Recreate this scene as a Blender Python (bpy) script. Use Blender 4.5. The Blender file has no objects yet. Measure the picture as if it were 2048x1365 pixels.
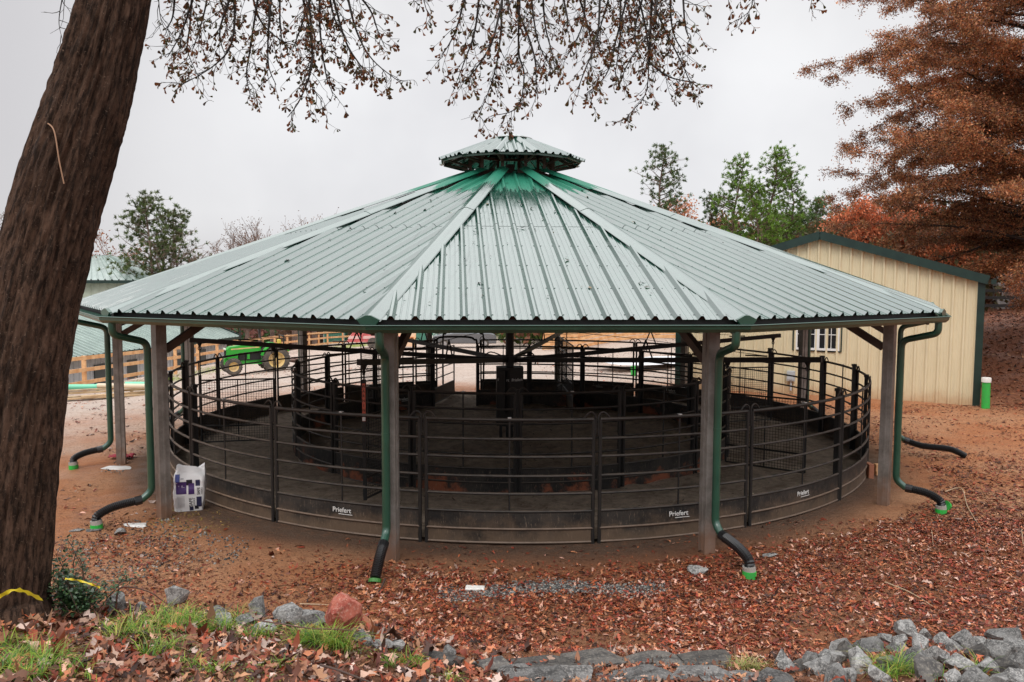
import bpy, bmesh, math, random
import numpy as np
from mathutils import Vector, Matrix, noise
R=math.radians; PI=math.pi
random.seed(7); rng=np.random.default_rng(7)
sc=bpy.context.scene; COL=sc.collection
# ------------------------------------------------------------------ camera
F=1591.8; PITCH=-.0760; YAW=.0149; ROLL=.0032; H=3.824
Xc=Vector((math.cos(YAW),-math.sin(YAW),0)); Yc=Vector((math.sin(YAW),math.cos(YAW),0)); Zw=Vector((0,0,1))
Fw=math.cos(PITCH)*Yc+math.sin(PITCH)*Zw; Zc=-math.sin(PITCH)*Yc+math.cos(PITCH)*Zw
Rt=math.cos(ROLL)*Xc+math.sin(ROLL)*Zc; Up=math.cos(ROLL)*Zc-math.sin(ROLL)*Xc
cam=bpy.data.cameras.new('camera'); co=bpy.data.objects.new('camera',cam); COL.objects.link(co)
M=Matrix((Rt,Up,-Fw)).transposed().to_4x4(); M.translation=Vector((0,0,H)); co.matrix_world=M
cam.sensor_width=36; cam.lens=36*F/2048; cam.clip_end=3000; cam.clip_start=.05; sc.camera=co
def at(u,v,y):
    d=Fw+Rt*((u-1024)/F)-Up*((v-682.5)/F)
    t=y/d.y; return Vector((0,0,H))+d*t
# ------------------------------------------------------------------ helpers
def tag(o,label=None,cat=None,group=None,kind=None):
    if label: o['label']=label
    if cat: o['category']=cat
    if group: o['group']=group
    if kind: o['kind']=kind
    return o
def thing(name,label,cat,loc=(0,0,0),rotz=0,group=None):
    o=bpy.data.objects.new(name,None); COL.objects.link(o); o.location=loc; o.rotation_euler=(0,0,rotz)
    o.empty_display_size=.2
    return tag(o,label,cat,group)
class MB:
    def __init__(s): s.v=[]; s.f=[]; s.m=[]; s.mi=0
    def add(s,vs,fs):
        b=len(s.v); s.v+= [tuple(p) for p in vs]; s.f+=[tuple(b+i for i in f) for f in fs]; s.m+=[s.mi]*len(fs); return s
    def box(s,c,d,rz=0):
        cx,cy,cz=c; a,b,h=d[0]/2,d[1]/2,d[2]/2; cs,sn=math.cos(rz),math.sin(rz); vs=[]
        for z in(-h,h):
            for x,y in((-a,-b),(a,-b),(a,b),(-a,b)): vs.append((cx+x*cs-y*sn,cy+x*sn+y*cs,cz+z))
        return s.add(vs,[(0,3,2,1),(4,5,6,7),(0,1,5,4),(1,2,6,5),(2,3,7,6),(3,0,4,7)])
    def beam(s,p,q,w,h,up=(0,0,1)):
        p,q=Vector(p),Vector(q); t=(q-p).normalized(); up=Vector(up)
        if abs(t.dot(up))>.98: up=Vector((0,1,0))
        x=t.cross(up).normalized(); z=x.cross(t).normalized(); vs=[]
        for e in(p,q):
            for a,b in((-1,-1),(1,-1),(1,1),(-1,1)): vs.append(e+x*a*w/2+z*b*h/2)
        return s.add(vs,[(0,1,2,3),(7,6,5,4),(0,4,5,1),(1,5,6,2),(2,6,7,3),(3,7,4,0)])
    def tube(s,pts,r,n=8,cap=True,closed=False):
        pts=[Vector(p) for p in pts]; k=len(pts); rr=r if isinstance(r,(list,tuple)) else [r]*k
        vs=[]; px=None
        for i,p in enumerate(pts):
            if closed: t=(pts[(i+1)%k]-pts[i-1])
            else: t=pts[min(i+1,k-1)]-pts[max(i-1,0)]
            t=t.normalized() if t.length>1e-9 else Vector((0,0,1))
            if px is None:
                px=t.cross(Vector((0,0,1)) if abs(t.z)<.9 else Vector((0,1,0))).normalized()
            px=(px-t*px.dot(t)); px=px.normalized() if px.length>1e-6 else t.orthogonal().normalized()
            py=t.cross(px)
            for j in range(n):
                a=2*PI*j/n; vs.append(p+(px*math.cos(a)+py*math.sin(a))*rr[i])
        fs=[]
        for i in range(k if closed else k-1):
            i2=(i+1)%k
            for j in range(n):
                j2=(j+1)%n; fs.append((i*n+j,i*n+j2,i2*n+j2,i2*n+j))
        if cap and not closed: fs+= [tuple(range(n))[::-1],tuple((k-1)*n+j for j in range(n))]
        return s.add(vs,fs)
    def sweep(s,prof,pts,closed=False,upz=True):
        # profile (a=outward, b=up) swept along horizontal path
        k=len(pts); vs=[]
        for i,p in enumerate(pts):
            p=Vector(p)
            if closed: d0=(Vector(pts[i])-Vector(pts[i-1])).normalized(); d1=(Vector(pts[(i+1)%k])-Vector(pts[i])).normalized()
            else:
                d0=(Vector(pts[i])-Vector(pts[max(i-1,0)])); d1=(Vector(pts[min(i+1,k-1)])-Vector(pts[i]))
                d0=d0.normalized() if d0.length>0 else d1.normalized(); d1=d1.normalized() if d1.length>0 else d0
            t=(d0+d1).normalized(); nrm=Vector((t.y,-t.x,0)); sc_=1/max(.3,t.dot(d0))
            for a,b in prof: vs.append(p+nrm*a*sc_+Vector((0,0,b)))
        m=len(prof); fs=[]
        for i in range(k if closed else k-1):
            i2=(i+1)%k
            for j in range(m):
                j2=(j+1)%m; fs.append((i*m+j,i*m+j2,i2*m+j2,i2*m+j))
        if not closed: fs+=[tuple(range(m))[::-1],tuple((k-1)*m+j for j in range(m))]
        return s.add(vs,fs)
    def prism(s,poly,y0,y1,T=None):   # poly in xz extruded along y
        n=len(poly); vs=[(x,y0,z) for x,z in poly]+[(x,y1,z) for x,z in poly]
        if T: vs=[T@Vector(p) for p in vs]
        return s.add(vs,[tuple(range(n))[::-1],tuple(range(n,2*n))]+[(i,(i+1)%n,n+(i+1)%n,n+i) for i in range(n)])
    def cyl(s,c,r,h,n=16,ax='z'):
        c=Vector(c); d={'z':Vector((0,0,h/2)),'y':Vector((0,h/2,0)),'x':Vector((h/2,0,0))}[ax]
        return s.tube([c-d,c+d],r,n)
    def lathe(s,prof,c,n=24,ax='z'):
        vs=[]; m=len(prof); c=Vector(c)
        for i in range(n):
            a=2*PI*i/n
            for r,h in prof:
                p=Vector((r*math.cos(a),r*math.sin(a),h))
                if ax=='y': p=Vector((p.x,p.z,p.y))
                vs.append(c+p)
        fs=[]
        for i in range(n):
            i2=(i+1)%n
            for j in range(m-1): fs.append((i*m+j,i2*m+j,i2*m+j+1,i*m+j+1))
        return s.add(vs,fs)
    def build(s,name,mats,parent=None,smooth=False,world=False,fix=True):
        me=bpy.data.meshes.new(name); me.from_pydata(s.v,[],s.f)
        if not isinstance(mats,(list,tuple)): mats=[mats]
        for m in mats: me.materials.append(m)
        if len(mats)>1: me.polygons.foreach_set('material_index',s.m)
        if fix and len(s.f)<60000:
            bm=bmesh.new(); bm.from_mesh(me); bmesh.ops.recalc_face_normals(bm,faces=bm.faces); bm.to_mesh(me); bm.free()
        if smooth:
            me.polygons.foreach_set('use_smooth',[True]*len(me.polygons))
            try: me.set_sharp_from_angle(angle=R(40))
            except Exception: pass
        me.update(); return link(name,me,parent,world)
def link(name,me,parent=None,world=False):
    o=bpy.data.objects.new(name,me); COL.objects.link(o)
    if parent:
        o.parent=parent
        if world:
            p=parent; m=Matrix.Identity(4)
            while p: m=Matrix.Translation(p.location)@m if p.type=='EMPTY' else m; p=p.parent
            o.matrix_parent_inverse=m.inverted()
    return o
def copy_tree(o,parent=None):
    c=o.copy(); COL.objects.link(c)
    if parent: c.parent=parent
    for ch in list(o.children): copy_tree(ch,c)
    return c
def npmesh(name,V,Fc,mats,parent=None,col=None,smooth=False,world=False,mi=None):
    """V (n,3), Fc (m,k) uniform faces"""
    me=bpy.data.meshes.new(name); n=len(V); m,k=Fc.shape
    me.vertices.add(n); me.vertices.foreach_set('co',V.astype(np.float32).ravel())
    me.loops.add(m*k); me.loops.foreach_set('vertex_index',Fc.astype(np.int32).ravel())
    me.polygons.add(m); me.polygons.foreach_set('loop_start',np.arange(0,m*k,k,dtype=np.int32))
    me.update(calc_edges=True)
    if not isinstance(mats,(list,tuple)): mats=[mats]
    for x in mats: me.materials.append(x)
    if mi is not None: me.polygons.foreach_set('material_index',mi.astype(np.int32))
    if smooth: me.polygons.foreach_set('use_smooth',np.ones(m,dtype=bool))
    if col is not None:
        a=me.color_attributes.new('tint','FLOAT_COLOR','POINT'); c=np.ones((n,4),np.float32); c[:,:3]=col; a.data.foreach_set('color',c.ravel())
    me.validate(); return link(name,me,parent,world)
# ------------------------------------------------------------------ materials
MATS={}
def mat(name,col=(.5,.5,.5),rough=.6,metal=0,spec=.5,var=.0,vscale=5,col2=None,bump=0,bscale=20,ior=None,vdetail=6,stretch=None,emit=None,trans=0,coat=0,lo=.35,hi=.65,sub=0):
    if name in MATS: return MATS[name]
    m=bpy.data.materials.new(name); m.use_nodes=True; nt=m.node_tree; N=nt.nodes; L=nt.links; b=N['Principled BSDF']
    b.inputs['Roughness'].default_value=rough; b.inputs['Metallic'].default_value=metal; b.inputs['Specular IOR Level'].default_value=spec
    b.inputs['Base Color'].default_value=(*col,1)
    if ior: b.inputs['IOR'].default_value=ior
    if coat: b.inputs['Coat Weight'].default_value=coat
    if trans: b.inputs['Transmission Weight'].default_value=trans
    tc=N.new('ShaderNodeTexCoord'); mp=N.new('ShaderNodeMapping'); L.new(tc.outputs['Object'],mp.inputs[0])
    if stretch: mp.inputs['Scale'].default_value=stretch
    if col2:
        n=N.new('ShaderNodeTexNoise'); n.inputs['Scale'].default_value=vscale; n.inputs['Detail'].default_value=vdetail; L.new(mp.outputs[0],n.inputs['Vector'])
        r=N.new('ShaderNodeValToRGB'); r.color_ramp.elements[0].position=lo; r.color_ramp.elements[1].position=hi
        r.color_ramp.elements[0].color=(*col,1); r.color_ramp.elements[1].color=(*col2,1)
        L.new(n.outputs['Fac'],r.inputs[0]); L.new(r.outputs[0],b.inputs['Base Color'])
    if bump:
        n=N.new('ShaderNodeTexNoise'); n.inputs['Scale'].default_value=bscale; n.inputs['Detail'].default_value=8; L.new(mp.outputs[0],n.inputs['Vector'])
        bp=N.new('ShaderNodeBump'); bp.inputs['Strength'].default_value=bump; bp.inputs['Distance'].default_value=.02
        L.new(n.outputs['Fac'],bp.inputs['Height']); L.new(bp.outputs[0],b.inputs['Normal'])
    MATS[name]=m; return m
def nodes(m): return m.node_tree.nodes,m.node_tree.links,m.node_tree.nodes['Principled BSDF']
def tinted(name,rough=.55,spec=.4,trans=.0,mul=1):
    m=mat(name,rough=rough,spec=spec); N,L,b=nodes(m); a=N.new('ShaderNodeVertexColor'); a.layer_name='tint'
    L.new(a.outputs[0],b.inputs['Base Color'])
    if trans:
        t=N.new('ShaderNodeBsdfTranslucent'); L.new(a.outputs[0],t.inputs[0]); mx=N.new('ShaderNodeMixShader'); mx.inputs[0].default_value=trans
        L.new(b.outputs[0],mx.inputs[1]); L.new(t.outputs[0],mx.inputs[2]); L.new(mx.outputs[0],N['Material Output'].inputs[0])
    return m
def ramp(N,L,src,stops):
    r=N.new('ShaderNodeValToRGB'); e=r.color_ramp.elements
    while len(e)<len(stops): e.new(.5)
    for i,(p,c) in enumerate(stops): e[i].position=p; e[i].color=(*c,1) if len(c)==3 else c
    L.new(src,r.inputs[0]); return r.outputs[0]
def mixc(N,L,fac,a,b,mode='MIX'):
    x=N.new('ShaderNodeMix'); x.data_type='RGBA'; x.blend_type=mode
    for k,s in ((0,fac),(6,a),(7,b)):
        if hasattr(s,'links'): L.new(s,x.inputs[k])
        else: x.inputs[k].default_value=s if not isinstance(s,tuple) else ((*s,1) if len(s)==3 else s)
    return x.outputs[2]
def math_(N,L,op,a,b=None,clamp=False):
    x=N.new('ShaderNodeMath'); x.operation=op; x.use_clamp=clamp
    for k,s in ((0,a),(1,b)):
        if s is None: continue
        if hasattr(s,'links'): L.new(s,x.inputs[k])
        else: x.inputs[k].default_value=s
    return x.outputs[0]
def noise_(N,L,vec,scale,detail=6,rough=.6):
    n=N.new('ShaderNodeTexNoise'); n.inputs['Scale'].default_value=scale; n.inputs['Detail'].default_value=detail; n.inputs['Roughness'].default_value=rough
    if vec is not None: L.new(vec,n.inputs['Vector'])
    return n.outputs['Fac']
def mrange(N,L,v,a,b,c=0,d=1):
    x=N.new('ShaderNodeMapRange'); x.interpolation_type='SMOOTHSTEP'
    L.new(v,x.inputs[0]); x.inputs[1].default_value=a; x.inputs[2].default_value=b; x.inputs[3].default_value=c; x.inputs[4].default_value=d
    return x.outputs[0]
CX,CY=.25,19.02      # centre of pavilion
RX,RY=.42,19.0       # centre of rings
# roof paint : wet glossy green metal, dry under the cupola
def roof_mat():
    m=mat('roof_green',(.03,.12,.085),.3); N,L,b=nodes(m)
    g=N.new('ShaderNodeNewGeometry'); sp=N.new('ShaderNodeSeparateXYZ'); L.new(g.outputs['Position'],sp.inputs[0])
    dx=math_(N,L,'SUBTRACT',sp.outputs[0],CX); dy=math_(N,L,'SUBTRACT',sp.outputs[1],CY)
    at_=N.new('ShaderNodeMath'); at_.operation='ARCTAN2'; L.new(dy,at_.inputs[0]); L.new(dx,at_.inputs[1])
    r=math_(N,L,'SQRT',math_(N,L,'ADD',math_(N,L,'MULTIPLY',dx,dx),math_(N,L,'MULTIPLY',dy,dy)))
    cb=N.new('ShaderNodeCombineXYZ'); L.new(math_(N,L,'MULTIPLY',at_.outputs[0],16),cb.inputs[0]); L.new(math_(N,L,'MULTIPLY',r,.25),cb.inputs[1])
    st=noise_(N,L,cb.outputs[0],7,4,.7)
    rr=math_(N,L,'ADD',r,math_(N,L,'MULTIPLY',math_(N,L,'SUBTRACT',st,.5),-1.6))
    cb2=N.new('ShaderNodeCombineXYZ'); L.new(math_(N,L,'MULTIPLY',at_.outputs[0],90),cb2.inputs[0]); L.new(math_(N,L,'MULTIPLY',r,.5),cb2.inputs[1]); streak=noise_(N,L,cb2.outputs[0],1,5,.7)
    # only main roof surface (below z 6.45) is dry near the centre
    wet=math_(N,L,'MAXIMUM',mrange(N,L,rr,2.42,2.56),mrange(N,L,sp.outputs[2],6.42,6.5))
    tc=N.new('ShaderNodeTexCoord'); blot=noise_(N,L,g.outputs['Position'],1.3,8,.65)
    green=mixc(N,L,blot,(.008,.13,.075),(.02,.19,.12))
    dirt=noise_(N,L,g.outputs['Position'],9,6,.7)
    wetc=mixc(N,L,mrange(N,L,dirt,.35,.75),(.009,.052,.035),(.022,.080,.056))
    L.new(mixc(N,L,wet,green,mixc(N,L,mrange(N,L,streak,.5,.72,0,.6),wetc,(.008,.035,.025))),b.inputs['Base Color'])
    ro=N.new('ShaderNodeMapRange'); L.new(wet,ro.inputs[0]); ro.inputs[3].default_value=.5; ro.inputs[4].default_value=.10; L.new(math_(N,L,'ADD',ro.outputs[0],math_(N,L,'ADD',math_(N,L,'MULTIPLY',dirt,.10),mrange(N,L,streak,.5,.75,0,.3))),b.inputs['Roughness'])
    io=N.new('ShaderNodeMapRange'); L.new(wet,io.inputs[0]); io.inputs[3].default_value=1.45; io.inputs[4].default_value=2.75; L.new(io.outputs[0],b.inputs['IOR'])
    bp=N.new('ShaderNodeBump'); bp.inputs['Strength'].default_value=.12; bp.inputs['Distance'].default_value=.02; L.new(noise_(N,L,g.outputs['Position'],1.6,2),bp.inputs['Height']); L.new(bp.outputs[0],b.inputs['Normal'])
    return m
ROOF=roof_mat()
GREEN=mat('green_trim',(.009,.058,.036),.28,ior=1.7,col2=(.017,.08,.05),vscale=3)
DKGREEN=mat('dark_green_trim',(.006,.022,.018),.4,col2=(.01,.032,.025),vscale=3)
GALV=mat('galvanised_steel',(.20,.175,.155),.45,metal=.35,col2=(.34,.31,.28),vscale=4,bump=.1,stretch=(1,1,.4))
def post_mat():
    m=mat('post_steel',rough=.45,metal=.2); N,L,b=nodes(m); g=N.new('ShaderNodeNewGeometry'); sp=N.new('ShaderNodeSeparateXYZ'); L.new(g.outputs['Position'],sp.inputs[0])
    n=noise_(N,L,g.outputs['Position'],3,8,.7); c=mixc(N,L,mrange(N,L,n,.3,.7),(.16,.145,.13),(.30,.28,.26))
    n2=math_(N,L,'ADD',sp.outputs[2],math_(N,L,'MULTIPLY',noise_(N,L,g.outputs['Position'],5,4),1.0))
    rust=mrange(N,L,n2,.45,1.15,.75,0); c=mixc(N,L,rust,c,(.24,.12,.065)); L.new(c,b.inputs['Base Color']); return m
POST=post_mat()
BROWN=mat('brown_steel',(.05,.032,.025),.6,col2=(.09,.06,.045),vscale=4)
def dusty(name,base,dust,amt=.6,ns=6):
    m=mat(name,rough=.55); N,L,b=nodes(m); g=N.new('ShaderNodeNewGeometry'); sp=N.new('ShaderNodeSeparateXYZ'); L.new(g.outputs['Normal'],sp.inputs[0])
    n=noise_(N,L,g.outputs['Position'],ns,8,.7)
    up=mrange(N,L,sp.outputs[2],-.1,.9,0,amt); f=math_(N,L,'MULTIPLY',up,mrange(N,L,n,.3,.6),True)
    if amt>.85: # the mud coat is thickest on the weather side (left)
        s2=N.new('ShaderNodeSeparateXYZ'); L.new(g.outputs['Position'],s2.inputs[0]); f=math_(N,L,'MULTIPLY',f,mrange(N,L,math_(N,L,'ADD',s2.outputs[0],math_(N,L,'MULTIPLY',n,2)),-1.5,-4.5,.38,1))
    L.new(mixc(N,L,f,base,dust),b.inputs['Base Color']); return m
BLACK=dusty('black_pen_steel',(.013,.012,.011),(.27,.195,.145),.9,4); TANRAIL=dusty('mud_caked_rail',(.10,.065,.045),(.36,.25,.17),1.0,9)
MACH=dusty('black_machine_steel',(.009,.009,.009),(.06,.045,.035),.5)
def kick_mat(name,inner=False):
    m=mat(name,rough=.6,spec=.35); N,L,b=nodes(m); g=N.new('ShaderNodeNewGeometry'); sp=N.new('ShaderNodeSeparateXYZ'); L.new(g.outputs['Position'],sp.inputs[0])
    P=g.outputs['Position']; base=mixc(N,L,mrange(N,L,noise_(N,L,P,1.6,6,.7),.4,.6),(.012,.012,.012),(.038,.033,.029))
    mud=(.15,.10,.065) if not inner else (.34,.10,.045)
    hz=math_(N,L,'ADD',sp.outputs[2],math_(N,L,'MULTIPLY',math_(N,L,'SUBTRACT',noise_(N,L,P,2.0 if not inner else .9,8,.7),.5 if not inner else .43),1.1 if not inner else 4.5))
    mm=mrange(N,L,hz,.0,.42,.75,0); c=mixc(N,L,mm,base,mud)
    mp=N.new('ShaderNodeMapping'); mp.inputs['Scale'].default_value=(18,18,3); L.new(P,mp.inputs[0])
    spk=noise_(N,L,mp.outputs[0],3,8,.8); c=mixc(N,L,mrange(N,L,spk,.55,.66,0,.7),c,(.24,.18,.13))
    L.new(c,b.inputs['Base Color']); return m
KICK=kick_mat('kick_board_rubber'); KICKI=kick_mat('inner_kick_board_rubber',True)
WHITE=mat('white_paint',(.75,.75,.73),.5); LOGO=mat('logo_white',(.7,.7,.68),.5)
HOSE=mat('black_plastic',(.012,.012,.013),.35); LIME=mat('lime_plastic',(.02,.46,.06),.5,col2=(.05,.36,.07),vscale=9); TAPE=mat('grey_tape',(.35,.33,.3),.4)
# ------------------------------------------------------------------ world
w=bpy.data.worlds.new('World'); sc.world=w; w.use_nodes=True; N=w.node_tree.nodes; L=w.node_tree.links; bg=N['Background']
SUN_E,SUN_A=R(52),R(200)
sky=N.new('ShaderNodeTexSky'); sky.sky_type='NISHITA'; sky.sun_disc=False; sky.sun_elevation=SUN_E; sky.sun_rotation=SUN_A
bg.inputs[1].default_value=.06; L.new(sky.outputs[0],bg.inputs[0])
bg2=N.new('ShaderNodeBackground'); tc=N.new('ShaderNodeTexCoord'); sp=N.new('ShaderNodeSeparateXYZ'); L.new(tc.outputs['Generated'],sp.inputs[0])
cl=noise_(N,L,tc.outputs['Generated'],2.4,5,.5)
c=ramp(N,L,sp.outputs[2],[(0,(.76,.755,.77)),(.08,(.92,.92,.93)),(.24,(.92,.92,.93)),(.36,(.86,.855,.86)),(.52,(1.7,1.7,1.72)),(.70,(2.5,2.5,2.5)),(1,(2.3,2.3,2.35))])
# keep ramp in 0..1 : scale after
c=mixc(N,L,1.0,c,mixc(N,L,mrange(N,L,cl,.3,.7),(.80,.795,.81),(1.02,1.02,1.02)),'MULTIPLY'); c=mixc(N,L,math_(N,L,'MULTIPLY',mrange(N,L,sp.outputs[0],-.18,-.60),mrange(N,L,sp.outputs[2],.5,.3)),c,(.60,.585,.60)); c=mixc(N,L,math_(N,L,'MULTIPLY',mrange(N,L,sp.outputs[0],.25,.6,0,.6),mrange(N,L,sp.outputs[2],.5,.3)),c,(.70,.69,.70))
L.new(c,bg2.inputs[0]); bg2.inputs[1].default_value=1.0
mx=N.new('ShaderNodeMixShader'); mx.inputs[0].default_value=.93; L.new(bg.outputs[0],mx.inputs[1]); L.new(bg2.outputs[0],mx.inputs[2]); L.new(mx.outputs[0],N['World Output'].inputs[0])
sl=bpy.data.lights.new('sun','SUN'); so=bpy.data.objects.new('sun',sl); COL.objects.link(so); sl.energy=.9; sl.angle=R(25); sl.color=(1,.96,.9)
so.rotation_euler=Vector((math.sin(SUN_A)*math.cos(SUN_E),math.cos(SUN_A)*math.cos(SUN_E),math.sin(SUN_E))).to_track_quat('Z','Y').to_euler()
sc.view_settings.view_transform='Standard'; sc.view_settings.look='None'; sc.view_settings.exposure=0.12; sc.view_settings.gamma=1
# ------------------------------------------------------------------ terrain
def sm(t): t=np.clip(t,0,1); return t*t*(3-2*t)
_lat=rng.random((256,256))
def vn(x,y,s):
    x=np.asarray(x,float)*s+1000; y=np.asarray(y,float)*s+1000; xi=np.floor(x).astype(int); yi=np.floor(y).astype(int); fx=sm(x-xi); fy=sm(y-yi)
    a=_lat[xi%256,yi%256]; b=_lat[(xi+1)%256,yi%256]; c=_lat[xi%256,(yi+1)%256]; d=_lat[(xi+1)%256,(yi+1)%256]
    return (a*(1-fx)+b*fx)*(1-fy)+(c*(1-fx)+d*fx)*fy
def edge_y(x): return np.interp(x,[-8,-4,-1.4,-.4,.3,2,3,5,8],[5.9,6.2,6.7,7.0,7.25,7.25,7.1,6.9,6.8])
def gz(x,y):
    x=np.asarray(x,float); y=np.asarray(y,float)
    zb=np.interp(x,[-8,-4,-2.6,-1.4,-.4,.3,2,3,4,5,8],[1.35,1.2,1.0,.80,.42,.26,.22,.26,.34,.42,.6])
    t=edge_y(x)-y
    z=np.where(t>0,zb+.27*np.minimum(t,7)+.0*t, zb*(1-sm(-t/(.35+1.9*zb))))
    z=z+.03*(vn(x,y,.9)-.5)+.016*(vn(x,y,3.1)-.5)*(1+0*x)+.05*(vn(x,y,.3)-.5)*(np.hypot(x-CX,y-CY)>9.5)
    back=np.maximum(y-26,0); z=z-.04*back*(1-sm((x-4)/8))*np.where(back>120,120/np.maximum(back,1),1)
    z=z-1.7*sm((-17.2-x)/4)*sm((y-27)/6)-.38*sm((-9.5-x)/5)*sm((y-22)/6)
    z=z+2.2*sm((x-14.8)/9)*sm((y-20)/14)+.0*x
    z=z+2.5*sm((x-26)/30)
    # small pads/raised floor in the walker
    r=np.hypot(x-RX,y-RY); z=z+.02*np.where(r<7.6,(vn(x,y,5)-.5),0)
    return z
def g1(x,y): return float(gz(x,y))
def axis(lo,a,b,hi,d,g=1.12):
    c=list(np.arange(a,b,d)); s=d; x=b; R_=[]
    while x<hi: R_.append(x); s*=g; x+=s
    R_.append(hi); s=d; x=a; L_=[]
    while x>lo: s*=g; x-=s; L_.append(max(x,lo))
    return np.array(sorted(set(L_+c+R_)))
xs=axis(-600,-9,15,600,.11); ys=axis(-60,2.5,13,900,.1,1.035)
X,Y=np.meshgrid(xs,ys,indexing='ij'); Z=gz(X,Y); V=np.stack([X.ravel(),Y.ravel(),Z.ravel()],1)
nx,ny=len(xs),len(ys); I=np.arange(nx*ny).reshape(nx,ny); Fc=np.stack([I[:-1,:-1].ravel(),I[1:,:-1].ravel(),I[1:,1:].ravel(),I[:-1,1:].ravel()],1)
def ground_mat():
    m=mat('ground_soil',rough=.85,spec=.18); N,L,b=nodes(m); g=N.new('ShaderNodeNewGeometry'); P=g.outputs['Position']; sp=N.new('ShaderNodeSeparateXYZ'); L.new(P,sp.inputs[0]); x,y,z=sp.outputs
    n1=noise_(N,L,P,.35,5,.6); n2=noise_(N,L,P,3,10,.7); n3=noise_(N,L,P,26,8,.75)
    clay=mixc(N,L,n2,(.33,.105,.040),(.50,.215,.095)); clay=mixc(N,L,mrange(N,L,n1,.35,.65),clay,(.46,.235,.125))
    yard=mixc(N,L,n2,(.40,.32,.27),(.60,.50,.43)); 
    far=mrange(N,L,math_(N,L,'ADD',math_(N,L,'SUBTRACT',y,math_(N,L,'MULTIPLY',x,1.6)),math_(N,L,'MULTIPLY',n1,14)),34,54)
    far=math_(N,L,'MAXIMUM',far,mrange(N,L,math_(N,L,'ADD',y,math_(N,L,'MULTIPLY',n1,6)),30,36))
    c=mixc(N,L,far,clay,yard)
    leafy=mixc(N,L,n3,(.15,.05,.03),(.38,.16,.085))
    lm=math_(N,L,'MULTIPLY',mrange(N,L,x,13.5,16.5),mrange(N,L,y,21,26)); c=mixc(N,L,lm,c,leafy)
    c=mixc(N,L,mrange(N,L,y,7.2,6.2,0,.75),c,(.10,.05,.03)); c=mixc(N,L,math_(N,L,'MULTIPLY',mrange(N,L,x,-2.5,1.0,0,.6),mrange(N,L,y,13,11)),c,(.17,.06,.028))
    grass=mixc(N,L,n3,(.05,.09,.02),(.12,.15,.05)); c=mixc(N,L,mrange(N,L,y,75,100),c,grass)
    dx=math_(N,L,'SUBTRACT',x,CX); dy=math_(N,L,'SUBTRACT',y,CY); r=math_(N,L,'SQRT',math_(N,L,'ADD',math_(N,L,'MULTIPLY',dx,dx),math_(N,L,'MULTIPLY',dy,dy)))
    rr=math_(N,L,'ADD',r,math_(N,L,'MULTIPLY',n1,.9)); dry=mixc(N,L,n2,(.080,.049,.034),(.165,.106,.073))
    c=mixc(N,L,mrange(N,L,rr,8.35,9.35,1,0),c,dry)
    n4=noise_(N,L,P,9,8,.75); c=mixc(N,L,mrange(N,L,n4,.50,.64,0,.6),c,(.24,.11,.06)); spk=mrange(N,L,n3,.54,.64,0,.7); c=mixc(N,L,spk,c,(.09,.045,.03))
    lt=mrange(N,L,noise_(N,L,P,60,4,.6),.62,.74,0,.35); c=mixc(N,L,lt,c,(.62,.52,.44))
    L.new(c,b.inputs['Base Color'])
    wet=mrange(N,L,noise_(N,L,P,.8,6,.6),.45,.62,.9,.45); L.new(wet,b.inputs['Roughness'])
    bp=N.new('ShaderNodeBump'); bp.inputs['Strength'].default_value=1.0; bp.inputs['Distance'].default_value=.05
    L.new(math_(N,L,'ADD',n3,math_(N,L,'MULTIPLY',n2,1.5)),bp.inputs['Height']); L.new(bp.outputs[0],b.inputs['Normal']); return m
ground=npmesh('ground',V,Fc,ground_mat(),smooth=True); tag(ground,kind='structure')
# sand floor inside the pens
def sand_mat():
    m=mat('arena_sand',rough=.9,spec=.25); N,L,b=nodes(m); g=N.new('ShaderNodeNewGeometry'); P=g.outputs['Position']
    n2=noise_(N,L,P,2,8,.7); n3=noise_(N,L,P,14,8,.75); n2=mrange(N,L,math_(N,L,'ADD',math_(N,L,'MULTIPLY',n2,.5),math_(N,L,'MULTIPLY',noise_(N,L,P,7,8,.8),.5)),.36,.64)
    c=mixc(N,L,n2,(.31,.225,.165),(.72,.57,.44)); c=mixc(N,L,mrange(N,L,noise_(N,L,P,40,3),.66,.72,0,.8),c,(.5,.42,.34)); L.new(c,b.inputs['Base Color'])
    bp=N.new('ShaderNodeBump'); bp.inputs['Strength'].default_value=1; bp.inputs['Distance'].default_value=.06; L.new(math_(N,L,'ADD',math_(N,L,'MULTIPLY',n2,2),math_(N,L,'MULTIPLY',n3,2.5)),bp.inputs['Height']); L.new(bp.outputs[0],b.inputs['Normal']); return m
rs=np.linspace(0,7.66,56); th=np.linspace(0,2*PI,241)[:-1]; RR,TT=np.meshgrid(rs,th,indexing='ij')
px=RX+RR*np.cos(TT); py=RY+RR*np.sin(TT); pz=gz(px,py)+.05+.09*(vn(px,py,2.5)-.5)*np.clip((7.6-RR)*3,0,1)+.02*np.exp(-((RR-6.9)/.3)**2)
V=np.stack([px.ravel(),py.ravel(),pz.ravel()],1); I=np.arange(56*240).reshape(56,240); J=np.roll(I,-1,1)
Fc=np.stack([I[:-1].ravel(),I[1:].ravel(),J[1:].ravel(),J[:-1].ravel()],1); tag(npmesh('arena_floor',V,Fc,sand_mat(),smooth=True),kind='structure')

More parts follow.
